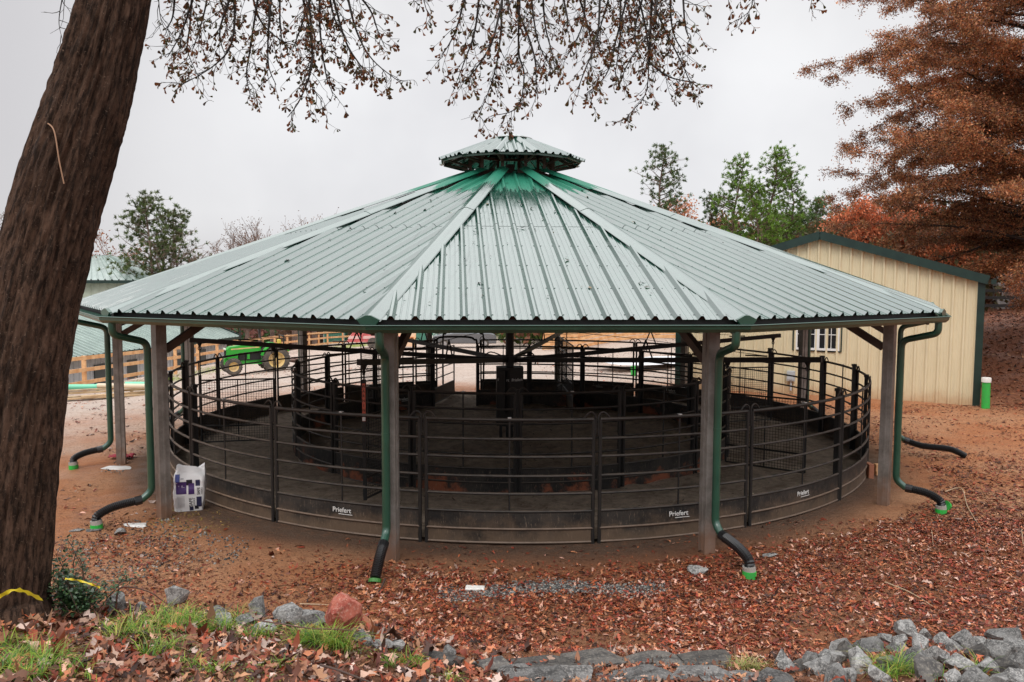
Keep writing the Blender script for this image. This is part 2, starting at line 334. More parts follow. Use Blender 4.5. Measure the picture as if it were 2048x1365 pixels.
# ------------------------------------------------------------------ pavilion
PHI=.0574
def pp(ang,r,z,c=(CX,CY)): return Vector((c[0]+r*math.sin(ang),c[1]-r*math.cos(ang),z))
pav=thing('pavilion','twelve sided open pavilion with green ribbed metal roof on grey steel posts','pavilion',(CX,CY,0))
RE,ZE=9.245,3.34; SL=.362
def roof_sheet(mb,ang,Re,ze,slope,Rtop,rib=.305,h=.03,off=0,screws=True):
    # ang: direction of the middle of the side. Sheet lies from eave to the hips, cut at Rtop
    half=Re*math.sin(PI/12); inr=Re*math.cos(PI/12); itop=Rtop*math.cos(PI/12)
    n=Vector((math.sin(ang),-math.cos(ang),0)); t=Vector((math.cos(ang),math.sin(ang),0)); N_=(Zw+n*slope).normalized()
    C=Vector((CX,CY,0)); ss=[]
    k0=int(half/rib)+1; h=h*1.7
    for k in range(-k0,k0+1):
        s0=k*rib
        for ds,hh in((-.052,0),(-.016,h),(.016,h),(.052,0),(.10,0),(.108,.004),(.118,.004),(.126,0),(.18,0),(.188,.004),(.198,.004),(.206,0)): ss.append((s0+ds,hh))
    ss=[(s,hh) for s,hh in ss if abs(s)<half-.005]; ss=[(-half+.001,0)]+ss+[(half-.001,0)]
    vs=[]
    for s,hh in ss:
        tin=max(itop,inr*abs(s)/half)
        for d in (inr+.03,tin):
            z=ze+slope*(inr-d); vs.append(C+n*d+t*s+Vector((0,0,z))+N_*(hh+off))
    fs=[(2*i,2*i+2,2*i+3,2*i+1) for i in range(len(ss)-1)]
    mb.mi=0; mb.add(vs,fs)
    mb.add([v-N_*.006 for v in vs],[f[::-1] for f in fs])
    if screws:
        mb.mi=1; dl=inr*.56; v2=[]; s2=[q for q in ss if inr*abs(q[0])/half<dl-.02]
        for s_,hh in s2:
            for d in (dl,dl-.016): v2.append(C+n*d+t*s_+Vector((0,0,ze+slope*(inr-d)))+N_*(hh+off+.003))
        mb.add(v2,[(2*i,2*i+2,2*i+3,2*i+1) for i in range(len(s2)-1)])
        d=inr-.12
        while d>itop+.3:
            for k in range(-k0,k0+1):
                for ds in(-.06,.06):
                    s=k*rib+ds
                    if abs(s)<half*d/inr-.12:
                        p=C+n*d+t*s+Vector((0,0,ze+slope*(inr-d)))+N_*(.002+off); u=(n-Zw*slope).normalized()
                        rr=.011; mb.add([p+N_*.008]+[p+t*rr*math.cos(a)+u*rr*math.sin(a) for a in (0,PI/3*1,PI/3*2,PI,PI/3*4,PI/3*5)],[(0,1,2),(0,2,3),(0,3,4),(0,4,5),(0,5,6),(0,6,1)])
            d-=.92
SCREW=mat('roof_screw',(.03,.05,.045),.4)
for k in range(12):
    mb=MB(); roof_sheet(mb,PHI+k*PI/6,RE,ZE,SL,1.0); mb.build('roof_panel',[ROOF,SCREW],pav,world=True,fix=False)
def hip_cap(mb,ang,r0,z0,r1,z1,w=.15,lift=.035,drop=.05):
    a=pp(ang,r0,z0); b=pp(ang,r1,z1); t=Vector((math.cos(ang),math.sin(ang),0)); N_=(b-a).cross(t).normalized(); N_=N_ if N_.z>0 else -N_
    vs=[]
    for p in(a,b):
        for s,hh in((-w,lift-drop-.006),(-w,lift-drop),(-w*.92,lift-drop+.012),(-.02,lift+.012),(.02,lift+.012),(w*.92,lift-drop+.012),(w,lift-drop),(w,lift-drop-.006)): vs.append(p+t*s+N_*hh)
    mb.add(vs,[(i,i+1,9+i,8+i) for i in range(7)]+[(7,0,8,15)]); return mb
for k in range(12):
    a=PHI+(k+.5)*PI/6; rm=RE-4.9; 
    mb=MB(); hip_cap(mb,a,RE+.06,ZE-.02,rm-.1,ZE+SL*(RE-rm+.1)+.0); hip_cap(mb,a,rm,ZE+SL*(RE-rm)+.006,1.02,ZE+SL*(RE-1.02)+.006)
    o=mb.build('hip_cap',ROOF,pav,world=True)
    # folded end tab
    e=pp(a,RE+.075,ZE-.0); t=Vector((math.cos(a),math.sin(a),0)); n=Vector((math.sin(a),-math.cos(a),0))
    mb=MB(); vs=[e-t*.15-Zw*.01,e-t*.03+Zw*.045,e+t*.03+Zw*.045,e+t*.15-Zw*.01,e+t*.10-Zw*.07,e-t*.10-Zw*.07]
    mb.add([v for v in vs]+[v-n*.05 for v in vs],[(0,1,2,3,4,5),(11,10,9,8,7,6)]+[(i,(i+1)%6,6+(i+1)%6,6+i) for i in range(6)]); mb.build('end_tab',GREEN,o)
# gutter: K profile swept round the twelve sides
gp=[pp(PHI+(k+.5)*PI/6,RE+.02,ZE) for k in range(12)]
for k in range(12):
    p,q=gp[k],gp[(k+1)%12]; mb=MB()
    prof=[(-.02,-.085),(-.02,-.175),(.085,-.175),(.13,-.13),(.135,-.092),(.165,-.078),(.158,-.070),(.128,-.082),(.118,-.125),(.08,-.167),(-.014,-.167),(-.014,-.085)]
    dd=(q-p).normalized(); nn=Vector((dd.y,-dd.x,0)); tn=math.tan(PI/12); vs=[]
    for e,sg in((p,-1),(q,1)):
        for a,b in prof: vs.append(e+nn*a+dd*sg*a*tn+Zw*b)
    m_=len(prof); mb.add(vs,[(j,(j+1)%m_,m_+(j+1)%m_,m_+j) for j in range(m_)]); mb.build('gutter',GREEN,pav,world=True)
    mb=MB(); p2,q2=pp(PHI+(k+.5)*PI/6,RE-.07,ZE),pp(PHI+(k+1.5)*PI/6,RE-.07,ZE)
    mb.beam(p2-Zw*.09,q2-Zw*.09,.03,.16); mb.build('fascia_board',MACH,pav,world=True)
# steel posts, rafters, beams, braces
RP=8.51
for k in range(12):
    a=PHI+(k+.5)*PI/6; b=pp(a,RP,0); gzb=g1(b.x,b.y)
    mb=MB(); zt=ZE+SL*(RE-RP)-.28; rz=a+ (R(0)); mb.box((b.x,b.y,(zt+gzb-.3)/2),(.17,.17,zt-gzb+.3),rz)
    for s in(-1,1):
        t=Vector((math.cos(a),math.sin(a),0))*s
        mb.beam(b+t*.088+Zw*(gzb-.25),b+t*.088+Zw*(zt-.02),.016,.03,up=(math.sin(a),-math.cos(a),0))
    mb.build('post',POST,pav,world=True)
    mb=MB(); mb.beam(pp(a,RE-.12,ZE-.13),pp(a,.6,ZE+SL*(RE-.6)-.17),.1,.2); mb.build('rafter',BROWN,pav,world=True)
    mb=MB(); b2=pp(a+PI/6,RP,0); z=zt+.02; d=(b2-b).normalized(); mb.beam(b+d*.11+Zw*z,b2-d*.11+Zw*z,.08,.2); mb.build('eave_beam',BROWN,pav,world=True)
    mb=MB(); mb.beam(pp(a,RP-.1,zt-.62),pp(a,RP-1.45,zt+.2),.09,.12); mb.build('knee_brace',BROWN,pav,world=True)
for zf in(.3,.55,.8):
    mb=MB(); r=RE*(1-zf)+.6*zf
    for k in range(12):
        a=PHI+(k+.5)*PI/6; mb.beam(pp(a,r,ZE+SL*(RE-r)-.13-SL*r*.0347),pp(a+PI/6,r,ZE+SL*(RE-r)-.13-SL*r*.0347),.05,.05)
    mb.build('purlin',BROWN,pav,world=True)
# cupola
cu=MB(); RC,ZC,SC=1.66,6.60,.40
for k in range(12):
    a=PHI+(k+.5)*PI/6; cu.beam(pp(a,1.0,ZE+SL*(RE-1.0)-.05),pp(a,1.0,ZC+SC*.6),.07,.07); cu.beam(pp(a,RC-.05,ZC-.04),pp(a,.2,ZC+SC*(RC-.2)-.05),.05,.07); cu.beam(pp(a,1.05,ZC-.14),pp(a,RC-.05,ZC-.02),.04,.04)
    cu.beam(pp(a,1.0,ZC+.2),pp(a+PI/6,1.0,ZC+.2),.06,.06)
cuo=cu.build('cupola',BROWN,pav,world=True)
def sub(mb,name,mt,par,smooth=False):
    o=mb.build(name,mt,None,smooth,fix=True); o.parent=par; o.matrix_parent_inverse=Matrix.Identity(4) if par.type!='EMPTY' else o.matrix_parent_inverse; return o
for k in range(12):
    mb=MB(); roof_sheet(mb,PHI+k*PI/6,RC,ZC,SC,.28,screws=False,rib=.2,h=.028); o=mb.build('cupola_panel',[ROOF,SCREW],None,fix=False); o.parent=cuo
    a=PHI+(k+.5)*PI/6; mb=MB(); hip_cap(mb,a,RC+.07,ZC-.02,.3,ZC+SC*(RC-.3),w=.085,lift=.04); o=mb.build('cupola_hip_cap',ROOF); o.parent=cuo
    mb=MB(); mb.beam(pp(a,RC-.02,ZC-.035),pp(a+PI/6,RC-.02,ZC-.035),.015,.055); o=mb.build('cupola_fascia',GREEN); o.parent=cuo
mb=MB(); mb.lathe([(.50,7.115),(.505,7.13),(.3,7.19),(.0,7.27)],(CX,CY,0),28); mb.lathe([(.50,7.115),(.0,7.12)],(CX,CY,0),28); o=mb.build('cupola_cap',mat('cap_metal',(.42,.46,.45),.35,metal=.4),None,True); o.parent=cuo
# downspouts + drain hoses
def bez(pts,n=6):
    P=[Vector(p) for p in pts]; out=[]
    for i in range(len(P)-1):
        p0=P[max(i-1,0)];p1=P[i];p2=P[i+1];p3=P[min(i+2,len(P)-1)]
        for j in range(n):
            t=j/n; out.append(.5*((2*p1)+(-p0+p2)*t+(2*p0-5*p1+4*p2-p3)*t*t+(-p0+3*p1-3*p2+p3)*t**3))
    out.append(P[-1]); return out
def round_corner(pts,rad=.12,n=5):
    P=[Vector(p) for p in pts]; out=[P[0]]
    for i in range(1,len(P)-1):
        a=(P[i-1]-P[i]); b=(P[i+1]-P[i]); r=min(rad,a.length*.45,b.length*.45); A=P[i]+a.normalized()*r; B=P[i]+b.normalized()*r
        for j in range(n+1):
            t=j/n; out.append(A*(1-t)**2+P[i]*2*t*(1-t)+B*t*t)
    out.append(P[-1]); return out
# index: (hose end offset x,y)
hoses={-1:((-.06,-.62),'black corrugated drain hose at the front left post, green rim at its tip',0),
 0:((.26,-.72),'black corrugated drain hose at the front right post ending in a green coupling',1),
 -2:((-.66,-.45),'black drain hose with green coupling curving left beside the feed bag post',2),
 1:((.58,-.38),'black drain hose ending in a cracked green coupling by the far right front post',3),
 -3:((-.62,-.3),'black drain hose with green collar at the leftmost pavilion post',2),
 2:((1.35,-.35),'long straight black drain hose lying on orange soil beyond the right post',4)}
for k in range(12):
    kk=k if k<6 else k-12; a=PHI+(kk+.5)*PI/6; b=pp(a,RP,0); gzb=g1(b.x,b.y); sg=1 if math.sin(a)>0 else -1
    da=a+sg*R(3)*max(0,math.cos(a)); dirv=Vector((math.sin(da),-math.cos(da),0)); q=b+dirv*.185
    top=pp(a,RE+.03,ZE-.15)-Vector((math.cos(a),math.sin(a),0))*sg*.13*(1 if math.cos(a)>-.3 else 0); 
    low=q+Zw*(gzb+.46)
    if kk in hoses:
        off=Vector((*hoses[kk][0],0)); hd=off.normalized()
    else: hd=dirv; off=dirv*.5
    pts=round_corner([top,top-Zw*.2,q+Zw*(ZE-.5),low+Zw*.0,low+hd*.16-Zw*.12],.13)
    mb=MB(); mb.tube(pts,.056,10); mb.tube([low+Zw*1.3,low+Zw*1.34],.060,10); mb.build('downspout',GREEN,pav,True,world=True)
    st=low+hd*.15-Zw*.115; end=q+off; ze=g1(end.x,end.y); typ=hoses[kk][2] if kk in hoses else 0
    end.z=ze+.05
    mid=st.lerp(end,.5); mid=st.lerp(end,.6); mid.z=max(g1(mid.x,mid.y)+.24,.3)
    if typ==0 : end.z=ze+.05; mid=st.lerp(end,.5)+Vector((0,0,.03))
    if typ==4: mid.z=g1(mid.x,mid.y)+.09; st2=st.lerp(end,.25); 
    path=bez([st,mid,end+hd*-.02+Zw*.16,end+Zw*.05] if typ in(1,2,3) else [st,mid,end] if typ!=4 else [st,st.lerp(end,.3)-Zw*.03,st.lerp(end,.75)+Zw*.06,end],26)
    ln=sum((path[i+1]-path[i]).length for i in range(len(path)-1)); nn=int(ln/.0125); 
    # resample
    cum=[0]
    for i in range(len(path)-1): cum.append(cum[-1]+(path[i+1]-path[i]).length)
    rp=[];j=0
    for i in range(nn+1):
        s=ln*i/nn
        while j<len(cum)-2 and cum[j+1]<s: j+=1
        rp.append(path[j].lerp(path[j+1],(s-cum[j])/max(1e-6,cum[j+1]-cum[j])))
    rad=[(.060 if (i%2) else .071) if i>8 else .072 for i in range(nn+1)]
    lab=hoses[kk][1] if kk in hoses else 'black corrugated drain hose at a rear pavilion post'
    th_=thing('drain_hose',lab,'drain hose',st,0,'drain hoses at the foot of the downspouts')
    mb=MB(); mb.tube(rp,rad,12); mb.build('hose',HOSE,th_,world=True)
    if kk in hoses:
        d=(rp[-1]-rp[-6]).normalized(); e=rp[-1]
        if typ==0: mb=MB(); mb.tube([e-d*.0-Zw*.01,e+d*.03-Zw*.03],.082,14); mb.build('green_rim',mat('dull_green_plastic',(.05,.20,.035),.5),th_,world=True)
        elif typ<4:
            gzz=g1(e.x,e.y); mb=MB(); mb.tube([(e.x,e.y,gzz+.07),(e.x-.01,e.y,gzz+.14)],[.087,.083],14); mb.build('tape_wrap',TAPE,th_,world=True)
            mb=MB(); mb.tube([(e.x,e.y,gzz-.06),(e.x,e.y,gzz+.078)],.090,14)
            if typ==3: mb.tube([e+Vector((.08,0,.03)),e+Vector((.14,.02,.02))],[.09,.06],9)
            mb.build('green_coupling',LIME,th_,world=True)
# ------------------------------------------------------------------ round pens
def text_mesh(body,size,depth=.002):
    cu=bpy.data.curves.new('t','FONT'); cu.body=body; cu.size=size; cu.align_x='CENTER'; cu.align_y='CENTER'; cu.extrude=depth; cu.offset=size*.012
    o=bpy.data.objects.new('t',cu); COL.objects.link(o); dg=bpy.context.evaluated_depsgraph_get(); dg.update(); me=bpy.data.meshes.new_from_object(o.evaluated_get(dg)); bpy.data.objects.remove(o); return me
def text_on(body,size,loc,facing,name,mt,parent,roll=0,sub_line=False):
    """facing: unit vector the text faces (horizontal)"""
    me=text_mesh(body,size); f=Vector(facing).normalized(); x=Zw.cross(f).normalized(); u=f.cross(x)
    Mx=Matrix((x,u,f)).transposed().to_4x4()@Matrix.Rotation(roll,4,'Z'); Mx.translation=Vector(loc); me.transform(Mx)
    if sub_line:
        bm=bmesh.new(); bm.from_mesh(me); 
        vs=[bm.verts.new(Vector(loc)+x*a*size+u*b*size) for a,b in((-.55,-.62),(1.75,-.62),(1.75,-.52),(-.55,-.52))]; bm.faces.new(vs); bm.to_mesh(me); bm.free()
    me.materials.clear(); me.materials.append(mt); me.name=name; o=link(name,me,None); o.parent=parent; 
    if parent and parent.type=='EMPTY': o.matrix_parent_inverse=Matrix.Translation(parent.location).inverted()
    return o
RZ=(1.83,1.55,1.29,1.01,.75,.49)
def arc(a0,a1,r,z,c,n=None):
    n=n or max(2,int(abs(a1-a0)/R(2.4))); return [pp(a0+(a1-a0)*i/n,r,z,c) for i in range(n+1)]
def pen_panel(par,a0,a1,r,c,kick,logo=False,lift=0.0,side=1):
    g0=.0; gap=.05/r; a0+=gap; a1-=gap; mb=MB(); am=(a0+a1)/2
    for i,z in enumerate(RZ): mb.tube(arc(a0,a1,r,z+lift,c),.027 if i==0 else .021,8)
    for a in(a0,a1):
        mb.tube([pp(a,r,.0,c),pp(a,r,1.83+lift,c)],.028,8)
    mb.tube([pp(am,r,.49,c),pp(am,r,1.83+lift,c)],.014,6)
    mb.mi=1; mb.tube(arc(a0,a1,r+.012*side,.235,c),.017,6); mb.tube(arc(a0,a1,r,.03,c),.02,6); mb.mi=0
    # pin hoop at each end of the top rail
    for a,s in((a0,1),(a1,-1)):
        pts=[pp(a-s*.03/r,r,1.6,c),pp(a-s*.03/r,r,1.86+lift,c),pp(a+s*.03/r,r,1.935+lift,c),pp(a+s*.10/r,r,1.90+lift,c),pp(a+s*.15/r,r,1.83+lift,c)]
        mb.tube(bez(pts,4),.014,6)
    o=mb.build('fence_panel',[BLACK,TANRAIL if c==C2 else BLACK],par,True,world=True)
    kb=MB(); prof=[(-.006,.03),(.006,.03),(.006,.475),(-.006,.475)]
    pts=arc(a0,a1,r,0,c,10); kb.sweep(prof,pts); k=kb.build('kick_board',kick,None); k.parent=o
    k.matrix_parent_inverse=Matrix.Identity(4)
    # child of a world-placed mesh: parent has identity world matrix
    if logo:
        n=Vector((math.sin(am),-math.cos(am),0)); f=n if math.cos(am)>-.2 else -n
        text_on('Priefert',.105,pp(am,r,.37,c)+f*(.020),f,'maker_logo',LOGO,o,sub_line=True)
    mb=MB(); p=pp(am,r,1.83+lift,c); mb.box(p+Vector((0,0,.03)),(.05,.05,.012),am); l=mb.build('clip_tag',LOGO); l.parent=o
    return o
outer=thing('outer_round_pen','outer ring of black pipe fence panels with dark kick boards around the horse walker','fence',(RX,RY,0),0,'round pens of the walker')
RO=7.72; C2=(RX,RY)
angs=[-161.3,-155.3,-137,-118.3,-99.5,-84.5,-67.5,-49.5,-30.9,-11.5,7.3,26.4,45.5,64,80,95,112.3,130.5,149.2,168,188.3]
for i in range(len(angs)-1):
    pen_panel(outer,R(angs[i]),R(angs[i+1]),RO,C2,KICK,logo=angs[i] in(-30.9,7.3,26.4,-155.3,149.2,130.5))
inner=thing('inner_round_pen','inner ring of black pipe fence panels with rust stained kick boards inside the walker track','fence',(RX,RY,0),0,'round pens of the walker')
RI=5.08; ia=[-153.5+22*i for i in range(15)]+[173,191]
for i in range(16):
    pen_panel(inner,R(ia[i]),R(ia[i+1]),RI,(RX-.15,RY),KICKI,logo=i in(0,),side=1)
# support posts of the outer ring with flared tops
for i,a in enumerate([-84.5,-67.5,-49.5,45.5,64,80,95,112.3]):
    mb=MB(); p=pp(R(a),RO-.07,0,C2); mb.box((p.x,p.y,.97),(.07,.07,1.94),R(a)); mb.box((p.x,p.y,1.95),(.11,.09,.05),R(a)); mb.build('pen_post',MACH,outer,world=True)
for i,a in enumerate(ia):
    mb=MB(); p=pp(R(a),RI-.05,0,(RX-.15,RY)); mb.box((p.x,p.y,.95),(.07,.07,1.9),R(a)); mb.build('pen_post',MACH,inner,world=True)
# arched gateways
def arch_gate(par,x0,x1,y,ztop,leaf):
    mb=MB(); 
    pts=[(x0,y,0),(x0,y,ztop-.28),(x0+.08,y,ztop-.08),(x0+.28,y,ztop),(x1-.28,y,ztop),(x1-.08,y,ztop-.08),(x1,y,ztop-.28),(x1,y,0)]
    mb.tube(bez(pts,4),.03,8)
    mb.build('gate_arch',MACH,par,True,world=True)
cxg=lambda u,y: at(u,700,y).x
arch_gate(inner,cxg(868,23.9),cxg(954,23.9),23.9,2.12,1)
arch_gate(outer,cxg(886,26.55),cxg(967,26.55),26.55,2.12,1)
def swing_gate(par,p,q,kick=True,mesh=False,z0=.1,z1=1.7):
    p,q=Vector(p),Vector(q); mb=MB()
    for e in(p,q): mb.tube([e+Zw*z0,e+Zw*z1],.022,6)
    for z in np.linspace(z0+.45,z1,5): mb.tube([p+Zw*z,q+Zw*z],.018,6)
    mb.tube([p+Zw*z0,q+Zw*z0],.02,6)
    o=mb.build('gate_leaf',MACH,par,True,world=True)
    if kick:
        kb=MB(); kb.beam(p+Zw*(z0+.22),q+Zw*(z0+.22),.012,.42); k=kb.build('kick_board',KICK); k.parent=o
    if mesh:
        mm=MB(); 
        for z in np.arange(z0+.45,z1,.06): mm.beam(p+Zw*z,q+Zw*z,.004,.004)
        L_=(q-p).length
        for t in np.arange(0,L_,.06): mm.beam(p.lerp(q,t/L_)+Zw*(z0+.42),p.lerp(q,t/L_)+Zw*z1,.004,.004)
        k=mm.build('wire_mesh',MACH,fix=False); k.parent=o
    return o
A=at(868,700,23.9); A.z=0; B=at(908,700,26.0); B.z=0; swing_gate(inner,A,B)
A=at(1117,700,26.2); A.z=0; B=at(1146,700,22.2); B.z=0; swing_gate(outer,A,B,mesh=True,z1=2.0)
# ------------------------------------------------------------------ walker machine
wk=thing('horse_walker','black motor driven horse walker with central column and radiating arms','horse walker',(CX,CY,0))
HX,HY=CX-.02,CY
mb=MB(); mb.tube([(HX,HY,1.75),(HX,HY,ZE+SL*(RE-.4))],.10,16); mb.tube([(HX,HY,1.86),(HX,HY,2.02)],.2,16); mb.build('centre_column',MACH,wk,True,world=True)
mb=MB()
for rz in(0,):
    a0=R(-28); poly=[]
    for k in range(6): a=a0+k*PI/3; poly.append((HX+.37*math.cos(a),HY+.37*math.sin(a)))
    vs=[(x,y,.36) for x,y in poly]+[(x,y,1.76) for x,y in poly]; mb.add(vs,[(5,4,3,2,1,0),(6,7,8,9,10,11)]+[(i,(i+1)%6,6+(i+1)%6,6+i) for i in range(6)])
for k in range(4):
    a=R(45)+k*PI/2; mb.box((HX+.3*math.cos(a),HY+.3*math.sin(a),.3),(.07,.07,.62),0)
mb.tube([(HX,HY,0),(HX,HY,.55)],.09,12); mb.box((HX,HY,1.2),(.16,.78,1.0),R(-28))
db=mb.build('drive_box',MACH,wk,world=True)
for fa in(R(-28+30-120),R(-28+30-60)):
    f=Vector((math.cos(fa),math.sin(fa),0)); text_on('Priefert',.10,Vector((HX,HY,1.47))+f*(.37*math.cos(PI/6)+.006),f,'maker_logo',LOGO,db)
mb=MB(); 
for s in(-1,1): mb.tube(bez([(HX+s*.1,HY,1.98),(HX+s*.45,HY-.1,2.12),(HX+s*.62,HY-.05,1.98),(HX+s*.6,HY-.05,1.8)],5),.016,6)
mb.build('hydraulic_hose',HOSE,wk,True,world=True)
arms=[(-38,2.38,7.25),(12,2.42,7.2),(74,2.26,7.2),(130,2.28,7.2),(192,2.5,7.2),(248,2.5,6.7)]
for i,(an,ze,ln) in enumerate(arms):
    d=Vector((math.cos(R(an)),math.sin(R(an)),0)); s=Vector((HX,HY,1.92)); e=Vector((HX,HY,ze))+d*ln
    mb=MB(); mb.beam(s+d*.15,e,.075,.1)
    for t in(.5,): 
        pm=s.lerp(e,t); side=d
        ap=pm+Zw*.42; mb.tube([pm-d*.18,ap],.016,6); mb.tube([pm+d*.18,ap],.016,6)
    pm=s.lerp(e,.12); 
    arm=mb.build('arm',MACH,wk,world=True)
    mb=MB(); hub=Vector((HX,HY,2.75))
    mb.tube([hub,s.lerp(e,.5)+Zw*.43,s.lerp(e,.86)+Zw*.07],.006,4); mb.tube([s.lerp(e,.8)+Zw*.09,s.lerp(e,.86)+Zw*.07],.016,6); c_=mb.build('cable',MACH); c_.parent=arm
    # hanging divider gate
    r0,r1=5.45,7.0
    if i==5: r1=6.55
    p=Vector((HX,HY,0))+d*r0; q=Vector((HX,HY,0))+d*r1; z0,z1=.22,1.6
    mb=MB(); mb.tube([p+Zw*z0,p+Zw*z1],.02,6); mb.tube([q+Zw*z0,q+Zw*(z1+.12)],.024,6)
    for z in(z0,z0+.35,z1): mb.tube([p+Zw*z,q+Zw*z],.018,6)
    pm=p.lerp(q,.5); mb.tube([pm+Zw*z0,pm+Zw*z1],.012,6)
    gt=mb.build('hanging_gate',MACH,wk,True,world=True)
    mm=MB(); L_=(q-p).length
    for z in np.arange(z0,z1,.055): mm.beam(p+Zw*z,q+Zw*z,.006,.006)
    for t in np.arange(.05,L_,.055): mm.beam(p+d*t+Zw*z0,p+d*t+Zw*z1,.006,.006)
    k=mm.build('wire_mesh',MACH,fix=False); k.parent=gt
    mb=MB(); za=1.92+(ze-1.92)*r1/ln; 
    for (pt,rr) in((q,r1),(p,r0)):
        mb=MB()
        za=1.92+(ze-1.92)*rr/ln
        mb.tube([pt+Zw*(za-.05),pt+Zw*(za-.14)],[.06,.018],6); mb.tube([pt+Zw*(za-.14),pt+Zw*(z1)],.010 if pt is p else .014,6)
        ring_=[pt+d*.035*math.cos(t)+Zw*(za-.17+.045*math.sin(t)) for t in np.linspace(0,2*PI,9)[:-1]]; mb.tube(ring_,.01,5,closed=True)
        k=mb.build('hanger',MACH); k.parent=gt
    if i==5:
        f=Vector((0,-1,0)); mb=MB(); cpos=q+f*.03; mb.box((cpos.x,cpos.y,1.83),(.055,.012,.62)); k=mb.build('warning_tag',mat('red_sign',(.62,.13,.08),.5)); k.parent=gt
        for j,ch in enumerate('WARNING'):
            pass
        me_par=k
        tm=[]
        for j,ch in enumerate('WARNING'):
            text_on(ch,.062,(cpos.x,cpos.y-.010,2.09-j*.078),f,'letter',mat('letter_black',(.02,.02,.02),.5),gt)
        mb=MB(); mb.box((cpos.x,cpos.y-.008,1.56),(.05,.006,.07)); k=mb.build('label_patch',LOGO); k.parent=gt
        mb=MB(); mb.box((q.x,q.y,1.2),(.06,.06,2.0)); k=mb.build('gate_stile',MACH); k.parent=gt
# ------------------------------------------------------------------ feed bag
def feed_bag():
    c=at(379,1015,13.1); gx,gy=c.x,c.y; z0=g1(gx,gy)
    t=thing('feed_bag','upright white plastic sack with purple blocks leaning by a pavilion post','bag',(gx,gy,z0),R(18))
    W,D,Hh=.46,.26,.72; nu,nv=40,24; vs=[];fs=[]
    for j in range(nv+1):
        v=j/nv
        for i in range(nu):
            a=2*PI*i/nu; ex=.35 if v<.85 else .5
            cx_=math.copysign(abs(math.cos(a))**ex,math.cos(a)); sy=math.copysign(abs(math.sin(a))**ex,math.sin(a))
            wd=W/2*(1+.07*math.sin(v*PI)-.05*(v>.9)); dp=D/2*(1+.25*math.sin(v*PI))*(1-max(0,v-.72)*2.1)
            x=cx_*wd+.03*v; y=sy*dp; z=v*Hh+ (.045*math.sin(a*3+1)*max(0,v-.8)*5)
            nn=noise.noise(Vector((x*7,y*9,z*6)))*.025+noise.noise(Vector((x*22,y*22,z*14)))*.010
            vs.append((x+nn,y+nn,max(z,0)))
    for j in range(nv):
        for i in range(nu): fs.append((j*nu+i,j*nu+(i+1)%nu,(j+1)*nu+(i+1)%nu,(j+1)*nu+i))
    fs.append(tuple(range(nu))[::-1]); 
    mb=MB(); mb.add(vs,fs)
    ci=len(mb.v); mb.v.append((.03,0,Hh-.10)); mb.f+=[(nv*nu+i,nv*nu+(i+1)%nu,ci) for i in range(nu)]; mb.m+=[0]*nu
    m=mat('white_sack',(.74,.74,.75),.4,bump=.3,bscale=14); o=mb.build('sack',m,t,True)
    pu=mat('purple_print',(.06,.025,.14),.45); nv_=mat('navy_print',(.02,.022,.07),.45); bk=mat('black_print',(.012,.012,.02),.45); bl=mat('blue_print',(.08,.10,.33),.45)
    def patch(x0,x1,z0_,z1_,mt,y=-.0,name='printed_block',rot=0):
        # drape on front face: sample same profile
        mb=MB(); n=6; V_=[];F_=[]
        for j in range(n+1):
            for i in range(n+1):
                x=x0+(x1-x0)*i/n; z=z0_+(z1_-z0_)*j/n; v=z/Hh; dp=D/2*(1+.25*math.sin(v*PI))*(1-max(0,v-.72)*2.1)
                xx=min(1,abs((x-.03*v))/(W/2*(1+.07*math.sin(v*PI)))); yy=-dp*max(0,(1-xx**(1/.35*2*.5*2)))**(.35/2*1) if xx<1 else 0
                base=-dp
                q=Vector((x,base,z)); V_.append((x,base-.022,z))
        for j in range(n):
            for i in range(n): F_.append((j*(n+1)+i,j*(n+1)+i+1,(j+1)*(n+1)+i+1,(j+1)*(n+1)+i))
        mb.add(V_,F_); ob=mb.build(name,mt,None,fix=False); ob.parent=o
        md=ob.modifiers.new('s','SHRINKWRAP'); md.target=o; md.wrap_method='PROJECT'; md.use_project_y=True; md.use_positive_direction=True; md.use_negative_direction=True; md.offset=.004
        return ob
    patch(-.19,-.03,.30,.50,pu); patch(.00,.09,.29,.47,pu); patch(-.03,.06,.44,.53,bk); patch(.11,.18,.42,.52,nv_); patch(.12,.20,.07,.24,nv_); patch(.01,.07,.01,.08,nv_); patch(.09,.15,.03,.09,bk)
    patch(-.20,-.13,.50,.62,bl); patch(-.12,-.07,.54,.56,mat('grey_print',(.4,.4,.42),.5)); patch(-.16,-.08,.425,.438,mat('pale_print',(.6,.55,.68),.5)); patch(-.16,-.06,.405,.412,mat('pale_print',(.6,.55,.68),.5))
    for j in range(9): patch(-.17,-.06,.255-.022*j,.262-.022*j,mat('grey_print',(.4,.4,.42),.5))
    for (x,z,s) in((.035,.155,.075),(.155,.335,.06)):
        for kk,(tx,sz,dx) in enumerate((('SAFE',s,0),('CHOICE',s*.5,.05))):
            me=text_mesh(tx,sz); me.transform(Matrix.Translation((x+dx,-.215,z))@Matrix.Rotation(PI/2,4,'X')@Matrix.Rotation(PI/2,4,'Z')); me.materials.clear(); me.materials.append(bk)
            ob=link('printed_word',me); ob.parent=o; md=ob.modifiers.new('s','SHRINKWRAP'); md.target=o; md.wrap_method='PROJECT'; md.use_project_y=True; md.use_positive_direction=True; md.use_negative_direction=True; md.offset=.005
feed_bag()
